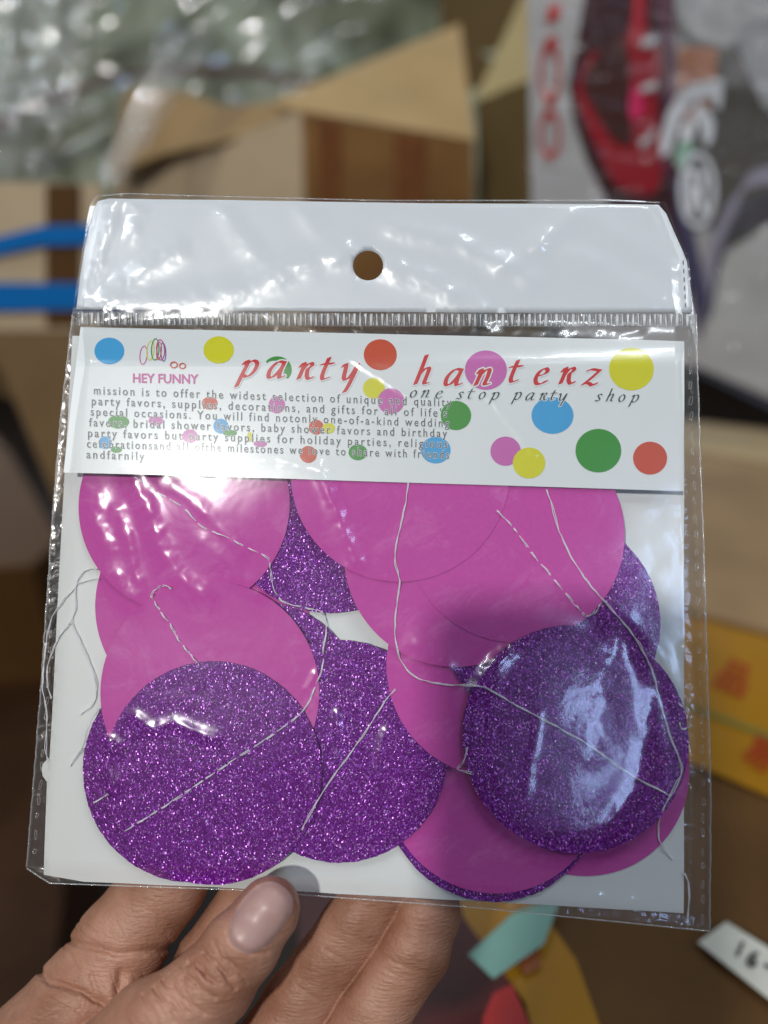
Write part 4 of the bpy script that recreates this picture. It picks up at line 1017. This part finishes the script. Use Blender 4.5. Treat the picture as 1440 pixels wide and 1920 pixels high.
# strapped carton at the left
plS = plane((-.3, .72, 1), (.05, -1, .0))
c7 = carton('cardboard box bound with two blue plastic straps at the left edge')
slab('front_panel', [hit(x, y, plS) for x, y in [(-500, 335), (190, 345), (190, 620), (-500, 620)]], .004, M['kraft_light'], c7)
slab('side_panel', [hit(x, y, plS, .002) for x, y in [(86, 345), (150, 345), (150, 612), (86, 612)]], .002, M['kraft_shaded'], c7)
plS2 = plane(hit(0, 622, plS), (.05, -.8, .25))
slab('flap', [hit(x, y, plS2) for x, y in [(-500, 622), (640, 622), (640, 900), (130, 1000), (60, 830), (0, 690), (-200, 560)]], .004, kraft('lower_flap_cardboard', (.17, .10, .04), .2), c7)
M['strap'] = plain('blue_strap', (.004, .17, .52), .3, coat=.5, var=.06)
for pts in ([(-300, 500), (0, 443), (80, 423), (200, 420), (500, 425), (500, 460), (200, 457), (80, 460), (0, 477), (-300, 540)], [(-300, 528), (0, 530), (150, 531), (500, 535), (500, 578), (150, 580), (0, 583), (-300, 590)]):
    sheet('blue_strap', pts, 5.0, 6.0, M['strap'], lambda x, y, h: hit(x, y, plS, h * .001), parent=c7)
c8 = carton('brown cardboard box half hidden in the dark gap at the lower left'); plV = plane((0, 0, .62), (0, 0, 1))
slab('top_panel', [hit(x, y, plV) for x, y in [(-900, 700), (-60, 760), (20, 850), (110, 1010), (60, 1060), (-300, 1080), (-900, 1000)]], .3, M['kraft_shaded'], c8)
c9 = carton('low cardboard box coloured as in shadow below the left edge of the bag'); plW = plane((0, 0, .40), (0, 0, 1))
slab('top_panel', [hit(x, y, plW) for x, y in [(-900, 1150), (95, 1150), (140, 1500), (40, 2300), (-900, 2300)]], .2, kraft('shadow_cardboard', (.05, .02, .007), .3), c9)  # shadow painted into the cardboard's base colour

# greenish bundle in plastic behind
plG = plane((0, 1.25, 1), (0, -1, .12))
c10 = empty('wrapped_bundle', ID, label='big grey green bundle of goods wrapped in clear plastic at upper left', cat='bundle')
m, N, L, b = mat('grey_green_goods'); tc = N.new('ShaderNodeTexCoord')
n1 = N.new('ShaderNodeTexNoise'); n1.inputs['Scale'].default_value = 9; n1.inputs['Detail'].default_value = 6; n1.inputs['Distortion'].default_value = .8
mpg = N.new('ShaderNodeMapping'); mpg.inputs['Scale'].default_value = (1.6, 1, .8); L.new(tc.outputs['Object'], mpg.inputs[0]); L.new(mpg.outputs[0], n1.inputs[0])
cr = N.new('ShaderNodeValToRGB'); e = cr.color_ramp.elements; e[0].position = .30; e[0].color = (.10, .115, .07, 1); e[1].position = .72; e[1].color = (.48, .53, .40, 1)
x = e.new(.5); x.color = (.28, .31, .20, 1)
L.new(n1.outputs['Fac'], cr.inputs[0]); L.new(cr.outputs[0], b.inputs['Base Color']); setb(b, Roughness=.5)
crumple('goods', (-500, 1000, -500, 420), plG, .05, m, c10, nu=90, nv=70, seed=9, off=-.05, scale=.15, ridge=.5)
crumple('plastic_wrap', (-400, 1010, -300, 330), plane(hit(200, 150, plG, .10), (CAM - hit(200, 150, plG)).normalized() + (KEY - hit(200, 150, plG)).normalized()), .022, M['wrap3'], c10, nu=260, nv=200, seed=13, off=.0, scale=.15, aniso=(1.2, .7), shape=lambda a, b: (-400 + (1440 - 640 * b) * a, -300 + 630 * b))
sheet('dark_red_cord', [(-60, 250), (100, 170), (220, 135), (350, 122), (480, 130), (640, 160), (640, 172), (480, 144), (350, 138), (220, 150), (100, 190), (-60, 275)], None, 90.0, plain('cord', (.10, .02, .02), .6), lambda x, y, h: hit(x, y, plG, h * .001), parent=c10)
# crumpled clear sheets, nearer, at far left
def glint_plane(px, py, Y):                      # sheet squarely facing the light's bounce, so that its folds catch it
    p = hit(px, py, plane((0, Y, 1), (0, -1, 0))); return plane(p, (CAM - p).normalized() + (KEY - p).normalized())
plH = glint_plane(90, 170, .80)
c11 = tag(crumple('plastic_sheet', (0, 1, 0, 1), plH, .020, M['wrap2'], None, nu=200, nv=220, seed=23, off=.0, aniso=(2.6, .5), scale=.10,
        shape=lambda a, b: (-260 + (520 - 160 * b) * a + 0 * b, -300 + 640 * b)), 'crumpled silvery clear plastic sheet hanging at the upper left corner', 'plastic sheet')
c12 = tag(crumple('plastic_sheet', (0, 1, 0, 1), glint_plane(240, 260, .78), .008, M['wrap2'], None, nu=120, nv=160, seed=37, off=.0, aniso=(1.2, .2), scale=.14,
        shape=lambda a, b: (190 + 110 * (1 - b) - 15 * b + (110 - 60 * b) * a, 60 + 290 * b)), 'bright fold of clear plastic hanging over the corner of the open box', 'plastic sheet')
print('objects', len(bpy.data.objects))
